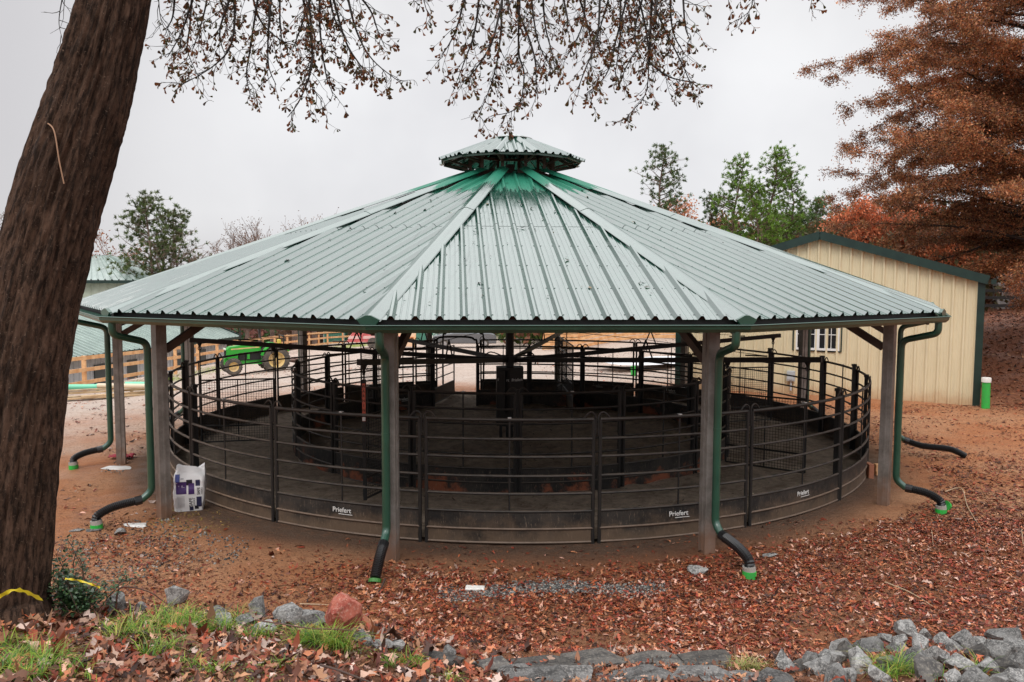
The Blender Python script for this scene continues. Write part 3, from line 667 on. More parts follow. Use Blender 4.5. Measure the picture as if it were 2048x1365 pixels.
# ------------------------------------------------------------------ metal siding building on the right
def ribbed(mb,o,ax,up_fn,L_,base_fn,step=.33,h=.075,n=None):
    """vertical ribbed wall: origin o, axis ax, length L_, z from base_fn(s) to up_fn(s)"""
    ss=[]; k=0
    while k*step<L_+step:
        s0=k*step
        for ds,hh in((-.06,0),(-.02,h),(.02,h),(.06,0),(.13,0),(.138,.008),(.150,.008),(.158,0),(.20,0),(.208,.008),(.22,.008),(.228,0)): ss.append((s0+ds,hh))
        k+=1
    ss=[(s,hh) for s,hh in ss if 0<s<L_]; ss=[(0,0)]+ss+[(L_,0)]; vs=[]
    for s,hh in ss:
        p=o+ax*s+n*hh; vs+= [(p.x,p.y,base_fn(s)),(p.x,p.y,up_fn(s))]
    return mb.add(vs,[(2*i,2*i+2,2*i+3,2*i+1) for i in range(len(ss)-1)])
def tan_mat():
    m=mat('cream_siding',rough=.45,spec=.4); N,L,b=nodes(m); g=N.new('ShaderNodeNewGeometry'); sp=N.new('ShaderNodeSeparateXYZ'); P=g.outputs['Position']; L.new(P,sp.inputs[0])
    c=mixc(N,L,noise_(N,L,P,1.2,6,.65),(.64,.55,.36),(.76,.67,.47))
    hz=math_(N,L,'ADD',sp.outputs[2],math_(N,L,'MULTIPLY',noise_(N,L,P,2.5,8,.7),.7)); c=mixc(N,L,mrange(N,L,hz,.3,.85,.6,0),c,(.48,.26,.12))
    mp=N.new('ShaderNodeMapping'); mp.inputs['Scale'].default_value=(6,6,.3); L.new(P,mp.inputs[0]); c=mixc(N,L,mrange(N,L,noise_(N,L,mp.outputs[0],3,5),.5,.75,0,.25),c,(.42,.36,.25))
    L.new(c,b.inputs['Base Color']); return m
CREAM=tan_mat()
bp0=Vector((6.5,28.6,0)); bp1=Vector((14.75,24.3,0)); bax=(bp1-bp0).normalized(); bn=Vector((bax.y,-bax.x,0)); BL=(bp1-bp0).length; bn=bn if bn.y<0 else -bn
ZEV=3.98; ZRG=5.38
bld=thing('metal_building','cream ribbed metal building with dark green trim and low gable','building',((bp0+bp1)/2),0)
top=lambda s: ZEV+(ZRG-ZEV)*(1-abs(s-BL/2)/(BL/2))
mb=MB(); ribbed(mb,bp0,bax,top,BL,lambda s:-.4,n=bn)
bk_=-bn*13
for p,q,nn in((bp1,bp1+bk_,bax),(bp0+bk_,bp0,-bax)):
    ribbed(mb,p,(q-p).normalized(),lambda s:ZEV,(q-p).length,lambda s:-.4,n=nn)
ribbed(mb,bp1+bk_,-bax,top,BL,lambda s:-.4,n=-bn)
mb.build('wall',CREAM,bld,world=True,fix=False)
mb=MB(); ov=.22
for s in(-1,1):
    e0=bp0+bax*(BL/2+s*(BL/2+.2)); r0=bp0+bax*(BL/2); sl=(ZRG-ZEV)/(BL/2); ze=ZEV-sl*.2
    for nfr,nbk in((bn*ov,bk_-bn*ov),):
        a=e0+nfr; b=r0+nfr; c=r0+nbk; d=e0+nbk
        vs=[(a.x,a.y,ze+.03),(b.x,b.y,ZRG+.03),(c.x,c.y,ZRG+.03),(d.x,d.y,ze+.03)]; vs+=[(x,y,z+.05) for x,y,z in vs]
        mb.add(vs,[(0,1,2,3),(7,6,5,4),(0,4,5,1),(1,5,6,2),(2,6,7,3),(3,7,4,0)])
mb.build('roof',DKGREEN,bld,world=True)
for s in(-1,1):
    mb=MB(); e0=bp0+bax*(BL/2+s*(BL/2+.2))+bn*(ov+.012); r0=bp0+bax*(BL/2)+bn*(ov+.012)
    mb.beam(Vector((e0.x,e0.y,ze-.04)),Vector((r0.x,r0.y,ZRG-.04)),.02,.27); mb.beam(Vector((e0.x,e0.y,ze-.15))-bn*.1,Vector((r0.x,r0.y,ZRG-.15))-bn*.1,.2,.02)
    mb.build('rake_trim',DKGREEN,bld,world=True)
for p,s in((bp0,-1),(bp1,1)):
    mb=MB(); c=p+bax*s*.03+bn*.03; c.z=1.8; mb.box((c.x,c.y,1.78),(.20,.20,4.4),math.atan2(bax.y,bax.x)); mb.build('corner_trim',DKGREEN,bld,world=True)
mb=MB(); c=bp1+bax*.33-bn*.1; c2=c+bn*.3; mb.beam(Vector((c.x,c.y,ZEV-.15))+bn*.4,Vector((c.x,c.y,ZEV-.15))+bk_,.14,.14); mb.build('gutter',DKGREEN,bld,world=True)
mb=MB(); a=bp0+bn*.035; b=bp1+bn*.035; 
# window: between px 1588 and 1682
def wall_pt(u):
    d=Fw+Rt*((u-1024)/F); # solve intersection with wall plane
    n=bn; t=(bp0-Vector((0,0,H))).dot(n)/d.dot(n); p=Vector((0,0,H))+d*t; return (p-bp0).dot(bax)
s0,s1=wall_pt(1590),wall_pt(1679); zt,zb=2.55,1.56
gl=mat('window_glass',(.02,.022,.025),.06,spec=1.0); scr=mat('window_interior',(.05,.05,.048),.7)
wo=bp0+bax*((s0+s1)/2); fr=MB(); wd=(s1-s0)
def wp(s,z,o): p=bp0+bax*s+bn*o; return Vector((p.x,p.y,z))
for a,b in(((s0,zt),(s1,zt)),((s0,zb),(s1,zb))): fr.beam(wp(a[0]-.0,a[1],.035),wp(b[0],b[1],.035),.07,.07)
for s in(s0+.035,(s0+s1)/2,s1-.035): fr.beam(wp(s,zb+.035,.037),wp(s,zt-.035,.037),.07,.07 if s!=(s0+s1)/2 else .13,up=bax)
win=fr.build('window',WHITE,bld,world=True)
mb=MB(); g_=s1-s0
for h0,h1 in((s0+.07,(s0+s1)/2-.065),((s0+s1)/2+.065,s1-.07)):
    for f in(1/3,2/3): s=h0+(h1-h0)*f; mb.beam(wp(s,zb+.04,.033),wp(s,zt-.04,.033),.018,.018)
    mb.beam(wp(h0,(zt+zb)/2,.034),wp(h1,(zt+zb)/2,.034),.018,.022)
    for s in(h0,h1): mb.beam(wp(s,zb+.035,.031),wp(s,zt-.035,.031),.02,.03)
o=mb.build('muntins',WHITE); o.parent=win
mb=MB(); mb.add([wp(s0+.05,zb+.03,.026),wp(s1-.05,zb+.03,.026),wp(s1-.05,zt-.03,.026),wp(s0+.05,zt-.03,.026)],[(0,1,2,3)]); o=mb.build('pane',gl); o.parent=win
mb=MB(); 
for a,b in((wp(s0-.05,zb-.06,.03),wp(s1+.05,zb-.06,.03)),(wp(s0-.05,zt+.06,.03),wp(s1+.05,zt+.06,.03)),(wp(s0-.06,zb-.06,.03),wp(s0-.06,zt+.06,.03)),(wp(s1+.06,zb-.06,.03),wp(s1+.06,zt+.06,.03))): mb.beam(a,b,.03,.04)
o=mb.build('casing',DKGREEN); o.parent=win
# grey utility box on the wall
s=wall_pt(1585); mb=MB(); c=wp(s,.62,.1); mb.box((c.x,c.y,c.z),(.26,.16,.34),math.atan2(bax.y,bax.x)); mb.box((c.x,c.y,c.z-.3),(.05,.05,.4)); mb.box((c.x+bn.x*.09,c.y+bn.y*.09,c.z+.02),(.22,.02,.28),math.atan2(bax.y,bax.x)); o=mb.build('utility_box',mat('grey_box',(.45,.48,.5),.5),bld,world=True)
# green marker pipe
def pipe_marker(px,v,y,r,h,lab,cap=True):
    p=at(px,v,y); z=g1(p.x,p.y); t=thing('marker_pipe',lab,'pipe',(p.x,p.y,z),0)
    mb=MB(); mb.tube([(0,0,-.1),(-.02*h,.0,h)],r,20); mb.build('pipe',LIME,t,True)
    if cap: mb=MB(); mb.lathe([(r*1.16,h-.12),(r*1.18,h-.0),(r*1.1,h+.02),(0,h+.03)],(-.02*h,0,0),20); mb.build('pipe_cap',mat('white_plastic',(.72,.7,.66),.5),t,True)
pipe_marker(1972,800,23.7,.115,.92,'bright green upright pipe with white cap at the corner of the cream building')
pipe_marker(1267,770,34,.12,.42,'short green pipe stub seen through the far side of the pens',False)
# ------------------------------------------------------------------ left barns
GREYWALL=mat('grey_siding',(.42,.43,.44),.6,col2=(.52,.53,.54),vscale=2); BARNROOF=mat('barn_roof_metal',(.17,.24,.21),.28,ior=2.3,col2=(.25,.33,.29),vscale=1.5)
def ribroof(mb,a,b,c,d,step=.45,h=.09):
    """a-b eave, d-c ridge (a below d); ribs run a->d"""
    n=((b-a).cross(d-a)).normalized(); n=n if n.z>0 else -n; L0=(b-a).length; k=int(L0/step); vs=[]
    for i in range(k+1):
        for ds,hh in((-.06,0),(-.03,h),(.03,h),(.06,0)):
            t=min(1,max(0,(i*step+ds)/L0)); vs+=[a.lerp(b,t)+n*hh,d.lerp(c,t)+n*hh]
    m=len(vs)//2; mb.add(vs,[(2*i,2*i+2,2*i+3,2*i+1) for i in range(m-1)])
    mb.add([v-n*.02 for v in vs],[(2*i+1,2*i+3,2*i+2,2*i) for i in range(m-1)])
a=Vector((-25.4,40,-.0)); b=Vector((-20.3,62.5,-.72)); 
ax=(b-a); ax.z=0; ax.normalize(); pr=Vector((-ax.y,ax.x,0)); a.z=b.z=-.62
b1=thing('barn','long low barn with ribbed green metal roof behind the wooden fence','barn',((a+b)/2-Zw*2.6),0)
rg=pr*6.2+Zw*2.2; rf=MB(); ribroof(rf,a-ax*2,b,b+rg,a-ax*2+rg); ribroof(rf,b+pr*12.4,a-ax*2+pr*12.4,a-ax*2+rg,b+rg); rf.build('roof',BARNROOF,b1,world=True,fix=False)
mb=MB(); mb.beam(a-ax*2-Zw*.08,b-Zw*.08,.06,.2); mb.beam(b+ax*.05,b+rg+ax*.05,.05,.22); mb.beam(b+rg+ax*.05,b+pr*12.4+ax*.05,.05,.22); mb.build('trim',DKGREEN,b1,world=True)
mb=MB(); wa=a+pr*1.0-ax*2; wb=b+pr*1.0-ax*.5; nrm=-pr
ribbed(mb,Vector((wa.x,wa.y,0)),ax,lambda s:-.4,(wb-wa).length,lambda s:-4.5,n=nrm,step=.45)
w2=wb+pr*10.4; ribbed(mb,Vector((wb.x,wb.y,0)),pr,lambda s:-.45+2.0*(1-abs(s-5.2)/5.2),10.4,lambda s:-4.5,n=ax,step=.45)
mb.build('wall',GREYWALL,b1,world=True,fix=False)
for i in range(9):
    p=a.lerp(b,(i+.5)/9)+pr*.94; mb=MB(); 
    if i%3==2: continue
    mb.beam(Vector((p.x,p.y,-1.35)),Vector((p.x,p.y,-3.2)),.06,1.0 if i%3 else 1.6,up=ax); mb.build('door',mat('barn_door_dark',(.05,.06,.06),.5),b1,world=True)
# hip roofed building behind
b2=thing('barn','cream walled building with hipped grey green metal roof, left of the pines','barn',(-34,64,-2),0)
e=[Vector((-43,58,3.75)),Vector((-25.9,58,3.75)),Vector((-25.9,70,3.75)),Vector((-43,70,3.75))]; r_=[Vector((-38,64,5.65)),Vector((-31,64,5.65))]
mb=MB(); n=40
for j,(p,q,pt,qt) in enumerate(((e[0],e[1],r_[0],r_[1]),(e[1],e[2],r_[1],r_[1]),(e[2],e[3],r_[1],r_[0]),(e[3],e[0],r_[0],r_[0]))):
    ribroof(mb,p,q,qt,pt,.5,.09)
mb.build('roof',BARNROOF,b2,world=True,fix=False)
mb=MB(); mb.box((-34.4,64,3.62),(17.3,12.2,.2)); mb.build('trim',DKGREEN,b2,world=True)
mb=MB(); ribbed(mb,Vector((-42.4,58.5,0)),Vector((1,0,0)),lambda s:3.55,16,lambda s:-5,n=Vector((0,-1,0)),step=.6,h=.04); ribbed(mb,Vector((-26.4,58.5,0)),Vector((0,1,0)),lambda s:3.55,11,lambda s:-5,n=Vector((1,0,0)),step=.6,h=.04); mb.build('wall',mat('pale_siding',(.42,.45,.36),.6,col2=(.5,.52,.43),vscale=1),b2,world=True,fix=False)
mb=MB(); mb.box((-24,66,4.3),(3,3,.1)); 
# ------------------------------------------------------------------ wooden fence
WOOD=mat('raw_lumber',(.55,.27,.11),.7,col2=(.74,.44,.22),vscale=3,bump=.3,bscale=30)
def fence(name,label,pts,sp,rails,ph,mt,rw=.04,rh=.15,pw=.13):
    t=thing(name,label,'fence',(pts[0][0],pts[0][1],g1(*pts[0])),0); P=[]
    for (x0,y0),(x1,y1) in zip(pts,pts[1:]):
        n=max(1,int(math.hypot(x1-x0,y1-y0)/sp)); P+=[(x0+(x1-x0)*i/n,y0+(y1-y0)*i/n) for i in range(n)]
    P.append(pts[-1])
    for (x,y) in P: mb=MB(); z=g1(x,y); mb.box((x,y,z+ph/2-.1),(pw,pw,ph+.2)); mb.build('post',mt,t,world=True)
    for (x0,y0),(x1,y1) in zip(P,P[1:]):
        for r in rails:
            mb=MB(); d=Vector((y1-y0,x0-x1,0)).normalized()*(pw/2+rw/2+.002); d=d if d.y<0 or abs(d.y)<.01 and d.x>0 else -d
            mb.beam(Vector((x0,y0,g1(x0,y0)+r))+d,Vector((x1,y1,g1(x1,y1)+r))+d,rw,rh); mb.build('rail',mt,t,world=True)
    return t
fence('wooden_fence','new raw lumber fence of posts and rails running along the left yard',[(-16.6,26),(-16.3,40),(-16.4,58),(-15.6,72),(-12.5,84)],2.6,(.35,.85,1.32),1.4,WOOD)
fence('rail_fence','dark three rail fence on the leaf covered bank at the right',[(18.5,41.5),(24,40),(32,38)],2.4,(.45,.85,1.2),1.3,mat('dark_fence_paint',(.03,.03,.03),.7),pw=.12)
fence('wooden_corral','raw lumber corral of wide boards beyond the far side of the pens',[(3.2,59),(8.3,57.2),(11.8,53)],2.3,(.15,.42,.70,.98,1.26,1.54,1.8),2.9,WOOD,rh=.235)
# lumber pile
lp=at(215,775,28.5); Zl=g1(lp.x,lp.y)
for i,(dx,dy,z,ln,ang,w_,h_,lab) in enumerate([(-.6,-.45,.03,4.6,.10,.14,.05,'long raw board lying in front of the lumber heap by the left yard'),(-.5,-.1,.05,4.4,.16,.24,.09,'wide bottom plank of the lumber heap at the left yard'),(-.7,.15,.16,3.9,.07,.2,.06,'dark edged plank in the middle of the lumber heap'),(-.6,.32,.24,4.2,.13,.22,.05,'pale top plank of the lumber heap, beside the pipes'),(.7,.5,.08,3.0,.3,.15,.08,'loose plank reaching right from the lumber heap')]):
    ang+=.38; ln*=1.15; mb=MB(); mb.box((0,0,0),(ln,w_,h_)); mb.box((ln*.3,w_*.05,-h_*.8),(.1,w_*1.4,h_*.5)); mb.box((-ln*.3,w_*.05,-h_*.8),(.1,w_*1.4,h_*.5))
    x=lp.x+dx;y=lp.y+dy; o=mb.build('lumber_plank',mat('old_plank%d'%(i%2),[(.42,.27,.14),(.24,.16,.10)][i%2],.75,col2=[(.55,.40,.24),(.42,.32,.2)][i%2],vscale=4)); o.location=(x,y,Zl+z+.06); o.rotation_euler=(0,0,ang); tag(o,lab,'plank',None); o['group']='planks of the lumber heap'
for dx,dy,z,ln,r_,ang,mt,lab in((-1.6,.62,.33,1.9,.11,.05,mat('mint_pipe',(.16,.55,.36),.4),'mint green plastic pipe on the lumber heap next to the trunk'),(.35,.45,.40,1.9,.09,-.08,mat('tan_pipe',(.6,.5,.36),.5),'cream coloured pipe lying across the lumber heap'),(.9,.75,.42,1.2,.10,.0,mat('mint_pipe',(.16,.55,.36),.4),'short mint green pipe behind the cream pipe')):
    mb=MB(); mb.tube([(-ln/2,0,0),(ln/2,0,0)],r_,16,cap=False); mb.tube([(ln/2,0,0),(-ln/2,0,0)],r_*.85,16,cap=False)
    mb.lathe([(r_*.85,-ln/2),(r_,-ln/2)],(0,0,0),16) if False else None
    mb.tube([(ln/2-.08,0,0),(ln/2+.01,0,0)],r_*1.15,16,cap=False); o=mb.build('plastic_pipe',mt,None,True,fix=False); o.location=(lp.x+dx,lp.y+dy,Zl+z); o.rotation_euler=(0,.0,ang); tag(o,lab,'pipe','pipes on the lumber heap')
# ------------------------------------------------------------------ tractor
def tractor():
    p=at(540,740,38.3); z=g1(p.x,p.y); t=thing('tractor','small green and yellow farm tractor parked beside the wooden fence','tractor',(p.x+.15,p.y,z),R(180+28))
    TG=mat('tractor_green',(.03,.34,.035),.3); TY=mat('tractor_yellow',(.72,.52,.18),.5,col2=(.5,.36,.2),vscale=4); TK=mat('tractor_black',(.015,.015,.015),.6); TT=mat('tyre_rubber',(.05,.045,.04),.8,col2=(.12,.10,.08),vscale=5)
    mb=MB(); mb.box((1.05,0,.74),(.1,.44,.3)); prof=[(.55,.90),(1.45,.86),(1.5,.62),(1.85,.62),(1.95,.70),(1.93,1.0),(1.8,1.12),(1.1,1.2),(.55,1.2)]; mb.prism(prof,-.24,.24); mb.build('hood',TG,t)
    mb=MB(); mb.prism([(.6,1.06),(1.75,1.0),(1.75,1.05),(.6,1.11)],-.248,.248); mb.build('side_stripe',TY,t)
    mb=MB(); mb.box((.98,0,.72),(.9,.30,.36)); mb.tube([(.8,-.2,.8),(1.3,-.2,.66)],.04,8); mb.build('engine',TK,t)
    mb=MB(); mb.box((1.94,0,.86),(.05,.36,.3)); 
    for y in(-.1,0,.1): mb.box((1.97,y,.86),(.02,.03,.26))
    mb.build('grille',TK,t)
    for y in(-.14,.14): mb=MB(); mb.cyl((1.97,y,1.02),.05,.03,12,'x'); mb.build('headlight',mat('lamp_lens',(.8,.8,.7),.2),t)
    mb=MB(); mb.box((.9,0,.5),(2.2,.24,.28)); mb.box((0,0,.58),(.5,.8,.35)); mb.box((1.75,0,.34),(.16,1.0,.1)); mb.build('chassis',TG,t)
    def wheel(x,y,r,wd,name):
        mb=MB(); mb.lathe([(r*.6,-wd/2),(r*.9,-wd/2),(r,-wd*.35),(r,wd*.35),(r*.9,wd/2),(r*.6,wd/2)],(x,y,r),32,'y')
        for k in range(22):
            a=2*PI*k/22
            for s in(-1,1):
                c=Vector((x+math.cos(a+s*.07)*r*1.0,y+s*wd*.22,r+math.sin(a+s*.07)*r*1.0)); tt=Vector((-math.sin(a),0,math.cos(a))); mb.beam(c-Vector((0,wd*.22,0))-tt*.02*s,c+Vector((0,wd*.22,0))+tt*.02*s,.035,.05,up=(math.cos(a),0,math.sin(a)))
        w_=mb.build('wheel',TT,t)
        mb=MB(); s=1 if y>0 else -1; mb.lathe([(0,s*wd*.12),(r*.2,s*wd*.14),(r*.45,s*wd*.05),(r*.58,s*wd*.4),(r*.62,s*wd*.45)],(x,y,r),28,'y'); o=mb.build('rim',TY,None,True); o.parent=w_
    t.scale=(1.12,1.12,1.12)
    for s in(-1,1): wheel(0,s*.58,.56,.34,'w'); wheel(1.72,s*.56,.33,.2,'w')
    for s in(-1,1):
        mb=MB(); pr_=[(.62*math.cos(a),.60+.62*math.sin(a)) for a in np.linspace(R(15),R(150),10)]; pr_+= [(x*.93,(z-.6)*.93+.6) for x,z in pr_[::-1]]; mb.prism(pr_,s*.58-.17,s*.58+.17); mb.build('fender',TG,t)
    mb=MB(); mb.box((-.05,0,.92),(.42,.46,.08)); mb.box((-.27,0,1.15),(.08,.46,.42)); mb.build('seat',mat('seat_yellow',(.7,.5,.08),.5),t)
    mb=MB(); c=Vector((.42,0,1.32)); mb.tube([c+Vector((.08*math.cos(a),.18*math.sin(a),.16*math.cos(a))) for a in np.linspace(0,2*PI,17)[:-1]],.014,6,closed=True); mb.tube([c,(.6,0,1.05)],.02,6); mb.build('steering_wheel',TK,t)
    mb=MB(); mb.tube(bez([(-.35,-.42,.6),(-.38,-.42,1.45),(-.38,-.38,1.52),(-.38,.38,1.52),(-.38,.42,1.45),(-.35,.42,.6)],4),.03,6); mb.build('roll_bar',TK,t)
    mb=MB(); mb.tube([(1.35,.12,1.1),(1.35,.12,1.85),(1.30,.12,1.95)],.028,8); mb.build('exhaust',TK,t)
    mb=MB(); mb.box((-.75,0,.45),(.5,.7,.05)); mb.beam((-.3,-.3,.5),(-1.0,-.3,.35),.05,.06); mb.beam((-.3,.3,.5),(-1.0,.3,.35),.05,.06)
    mb.box((-1.1,0,.45),(.3,1.5,.12))
    for y in np.linspace(-.7,.7,6): mb.box((-1.15,y,.25),(.05,.06,.4))
    mb.build('rear_implement',mat('rusty_steel',(.12,.06,.04),.8),t)
tractor()
# ------------------------------------------------------------------ red spreader wagon
p=at(762,700,62); z=g1(p.x,p.y)
t=thing('farm_wagon','faded red high sided farm wagon with slanted ends beyond the pens','wagon',(p.x,p.y,z),R(8))
RD=mat('faded_red',(.45,.05,.05),.5,col2=(.6,.17,.17),vscale=3)
mb=MB(); mb.prism([(-2.6,.5),(2.2,.5),(2.9,2.2),(-1.2,2.2),(-1.9,1.6)],-1.0,1.0); 
for x in(-1.5,-.5,.5,1.5): mb.beam((x,-1.04,.5),(x+.4,-1.04,2.15),.06,.1)
mb.build('hopper',RD,t)
mb=MB(); mb.prism([(-2.5,.75),(2.3,.75),(2.38,.98),(-2.3,.98)],-1.02,1.02); mb.build('pale_band',mat('pale_pink',(.7,.45,.42),.5),t)
for x in(-.6,.6):
    for s in(-1,1): mb=MB(); mb.cyl((x,s*1.05,.42),.42,.25,20,'y'); mb.build('wheel',mat('tyre_rubber',(.05,.045,.04)),t)
mb=MB(); mb.box((-3.1,0,.5),(1.2,.12,.1)); mb.build('drawbar',BLACK,t)
# baler like orange machine next to it
p=at(812,698,60); z=g1(p.x,p.y); t=thing('sign_board','pale orange upright board with round pink emblem behind the pens','sign',(p.x,p.y,z),R(5))
mb=MB(); mb.box((0,0,.75),(1.5,.06,1.1)); mb.build('panel',mat('orange_board',(.75,.42,.2),.6,col2=(.8,.6,.45),vscale=2),t)
mb=MB(); mb.tube([(-.35+.3*math.cos(a),-.05,.72+.3*math.sin(a)) for a in np.linspace(0,2*PI,25)[:-1]],.03,6,closed=True); mb.build('emblem_ring',mat('pink_paint',(.75,.3,.28),.6),t)
mb=MB(); mb.box((.35,-.04,.8),(.45,.02,.26)); mb.build('label_plate',mat('orange_plate',(.6,.22,.08),.6),t)
for x in(-.65,.65): mb=MB(); mb.box((x,.06,.5),(.08,.06,1.5)); mb.build('leg',WOOD,t)
# green containers
def crate(px0,px1,v,y,h,lab):
    a=at(px0,v,y); b=at(px1,v,y); z=g1(a.x,y); W_=b.x-a.x; t=thing('storage_container',lab,'container',((a.x+b.x)/2,y+1.2,z),0)
    mb=MB(); k=int(W_/.25); vs=[]; 
    for i in range(k+1):
        for ds,o_ in((0,0),(.06,.04),(.13,.04),(.19,0)): x=min(W_/2,-W_/2+i*.25+ds); vs+= [(x,-1.2-o_,0),(x,-1.2-o_,h)]
    mb.add(vs,[(2*i,2*i+2,2*i+3,2*i+1) for i in range(len(vs)//2-1)]); mb.box((0,.03,h/2),(W_,2.4,h)); mb.build('shell',mat('container_green',(.05,.17,.12),.5,col2=(.07,.22,.16),vscale=2),t)
    mb=MB(); 
    for x in(-W_/2,W_/2): mb.box((x,-1.22,h/2),(.12,.12,h+.02))
    mb.box((0,-1.22,h),(W_,.12,.12)); mb.build('frame',mat('container_edge',(.4,.5,.46),.5),t)
crate(818,868,690,72,3.0,'tall green container wall behind the dark car')
crate(648,688,682,92,2.6,'small green container behind the far end of the wooden fence')
# ------------------------------------------------------------------ car
p=at(930,688,63); z=g1(p.x,p.y); t=thing('parked_car','dark grey car parked on the far gravel yard behind the gateway','car',(p.x,p.y,z),R(4))
CP=mat('car_paint',(.10,.105,.115),.22,coat=1); CG=mat('car_glass',(.02,.025,.03),.08,spec=1)
pr_=[(-2.55,.35),(-2.6,.75),(-2.45,1.0),(-1.6,1.12),(-.9,1.2),(1.9,1.2),(2.3,1.1),(2.45,.9),(2.45,.35)]
mb=MB(); mb.prism(pr_,-.9,.9); o=mb.build('body',CP,t); bv=o.modifiers.new('b','BEVEL'); bv.width=.09; bv.segments=3; bv.limit_method='ANGLE'
mb=MB(); mb.prism([(-.95,1.2),(-.3,1.72),(1.6,1.75),(2.15,1.2)],-.76,.76); o=mb.build('cabin',CP,t); bv=o.modifiers.new('b','BEVEL'); bv.width=.07; bv.segments=3
for x0,x1 in((-.6,.35),(.45,1.25),(1.35,1.85)): mb=MB(); mb.prism([(x0+(0 if x0>0 else -.1),1.24),(x0+(.0 if x0>0 else .3),1.62),(x1-(.15 if x1>1.5 else 0),1.62),(x1,1.24)],-.775,.775); mb.build('window',CG,t)
for x in(-1.65,1.5):
    for s in(-1,1):
        mb=MB(); mb.lathe([(.2,-.11),(.33,-.12),(.36,-.08),(.36,.08),(.33,.12),(.2,.11)],(x,s*.83,.36),26,'y'); w_=mb.build('wheel',mat('tyre_rubber',(.05,.045,.04)),t,True)
        mb=MB(); mb.cyl((x,s*.9,.36),.21,.05,18,'y'); 
        for k in range(5): a=k*2*PI/5; mb.beam((x,s*.935,.36),(x+.2*math.cos(a),s*.935,.36+.2*math.sin(a)),.02,.05,up=(0,1,0))
        o=mb.build('rim',mat('alloy',(.45,.45,.46),.35,metal=.8)); o.parent=w_
for s in(-.65,.65): mb=MB(); mb.box((-2.56,s,.82),(.08,.35,.14)); mb.build('headlight',mat('lamp_lens',(.8,.8,.7)),t)
# flat patch on the yard in a mottled pale matte colour
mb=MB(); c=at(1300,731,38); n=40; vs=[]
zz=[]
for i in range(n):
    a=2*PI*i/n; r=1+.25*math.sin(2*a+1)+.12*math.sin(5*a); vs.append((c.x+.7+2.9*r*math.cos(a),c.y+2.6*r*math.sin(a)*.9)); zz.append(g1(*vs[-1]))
zt_=max(zz)+.006; mb.add([(x,y,zt_) for x,y in vs],[tuple(range(n))]); tag(mb.build('pale_patch',mat('pale_matte',(.62,.63,.66),.5,col2=(.78,.79,.82),vscale=1)),kind='structure')
# white shed on right hill
p=at(2010,630,46); z=g1(p.x,p.y); t=thing('garden_shed','pale grey shed with white corner boards among the trees on the right bank','shed',(p.x+.3,p.y,z),R(-20))
mb=MB(); mb.box((0,0,1.1),(1.6,1.6,2.6)); mb.build('wall',mat('shed_wall',(.5,.5,.5),.7,col2=(.6,.6,.6),vscale=2),t)
mb=MB(); mb.prism([(-1,2.4),(0,3.1),(1,2.4),(1,2.48),(0,3.2),(-1,2.48)],-1,1); mb.build('roof',mat('shed_roof',(.12,.12,.12),.7),t)
for x in(-.8,.8): mb=MB(); mb.box((x,-.8,1.1),(.14,.06,2.6)); mb.build('corner_board',WHITE,t)
mb=MB(); mb.box((.1,-.81,1.0),(.75,.04,1.9)); mb.build('door',mat('shed_door',(.4,.4,.4),.6),t)
# ------------------------------------------------------------------ rocks
def rock_mesh(seed,s=(1,1,1),cuts=9,rough=.05):
    rd=random.Random(seed); bm=bmesh.new()
    for _ in range(15):
        v=Vector((rd.gauss(0,1),rd.gauss(0,1),rd.gauss(0,1))).normalized()*rd.uniform(.75,1.0); bm.verts.new(v)
    bmesh.ops.convex_hull(bm,input=bm.verts[:])
    for v in [v for v in bm.verts if not v.link_faces]: bm.verts.remove(v)
    for _ in range(4):
        n=Vector((rd.gauss(0,1),rd.gauss(0,1),rd.gauss(0,1))).normalized(); g=bmesh.ops.bisect_plane(bm,geom=bm.verts[:]+bm.edges[:]+bm.faces[:],plane_co=n*.62,plane_no=n,clear_outer=True)
        bmesh.ops.contextual_create(bm,geom=[e for e in bm.edges if e.is_boundary])
    bmesh.ops.convex_hull(bm,input=bm.verts[:])
    bmesh.ops.dissolve_limit(bm,angle_limit=R(12),verts=bm.verts[:],edges=bm.edges[:])
    bmesh.ops.bevel(bm,geom=bm.edges[:],offset=.014,segments=1,affect='EDGES')
    bmesh.ops.triangulate(bm,faces=bm.faces[:]); bmesh.ops.subdivide_edges(bm,edges=[e for e in bm.edges if e.calc_length()>.25],cuts=3,use_grid_fill=True)
    off=Vector((seed*3.1,seed*1.7,0))
    for v in bm.verts:
        n=v.co.normalized(); v.co+=n*(noise.fractal(v.co*2.2+off,1,2,5)*.045+noise.noise(v.co*9+off)*rough*.5)
        v.co=Vector((v.co.x*s[0],v.co.y*s[1],v.co.z*s[2]))
    me=bpy.data.meshes.new('rock'); bm.to_mesh(me); bm.free(); return me
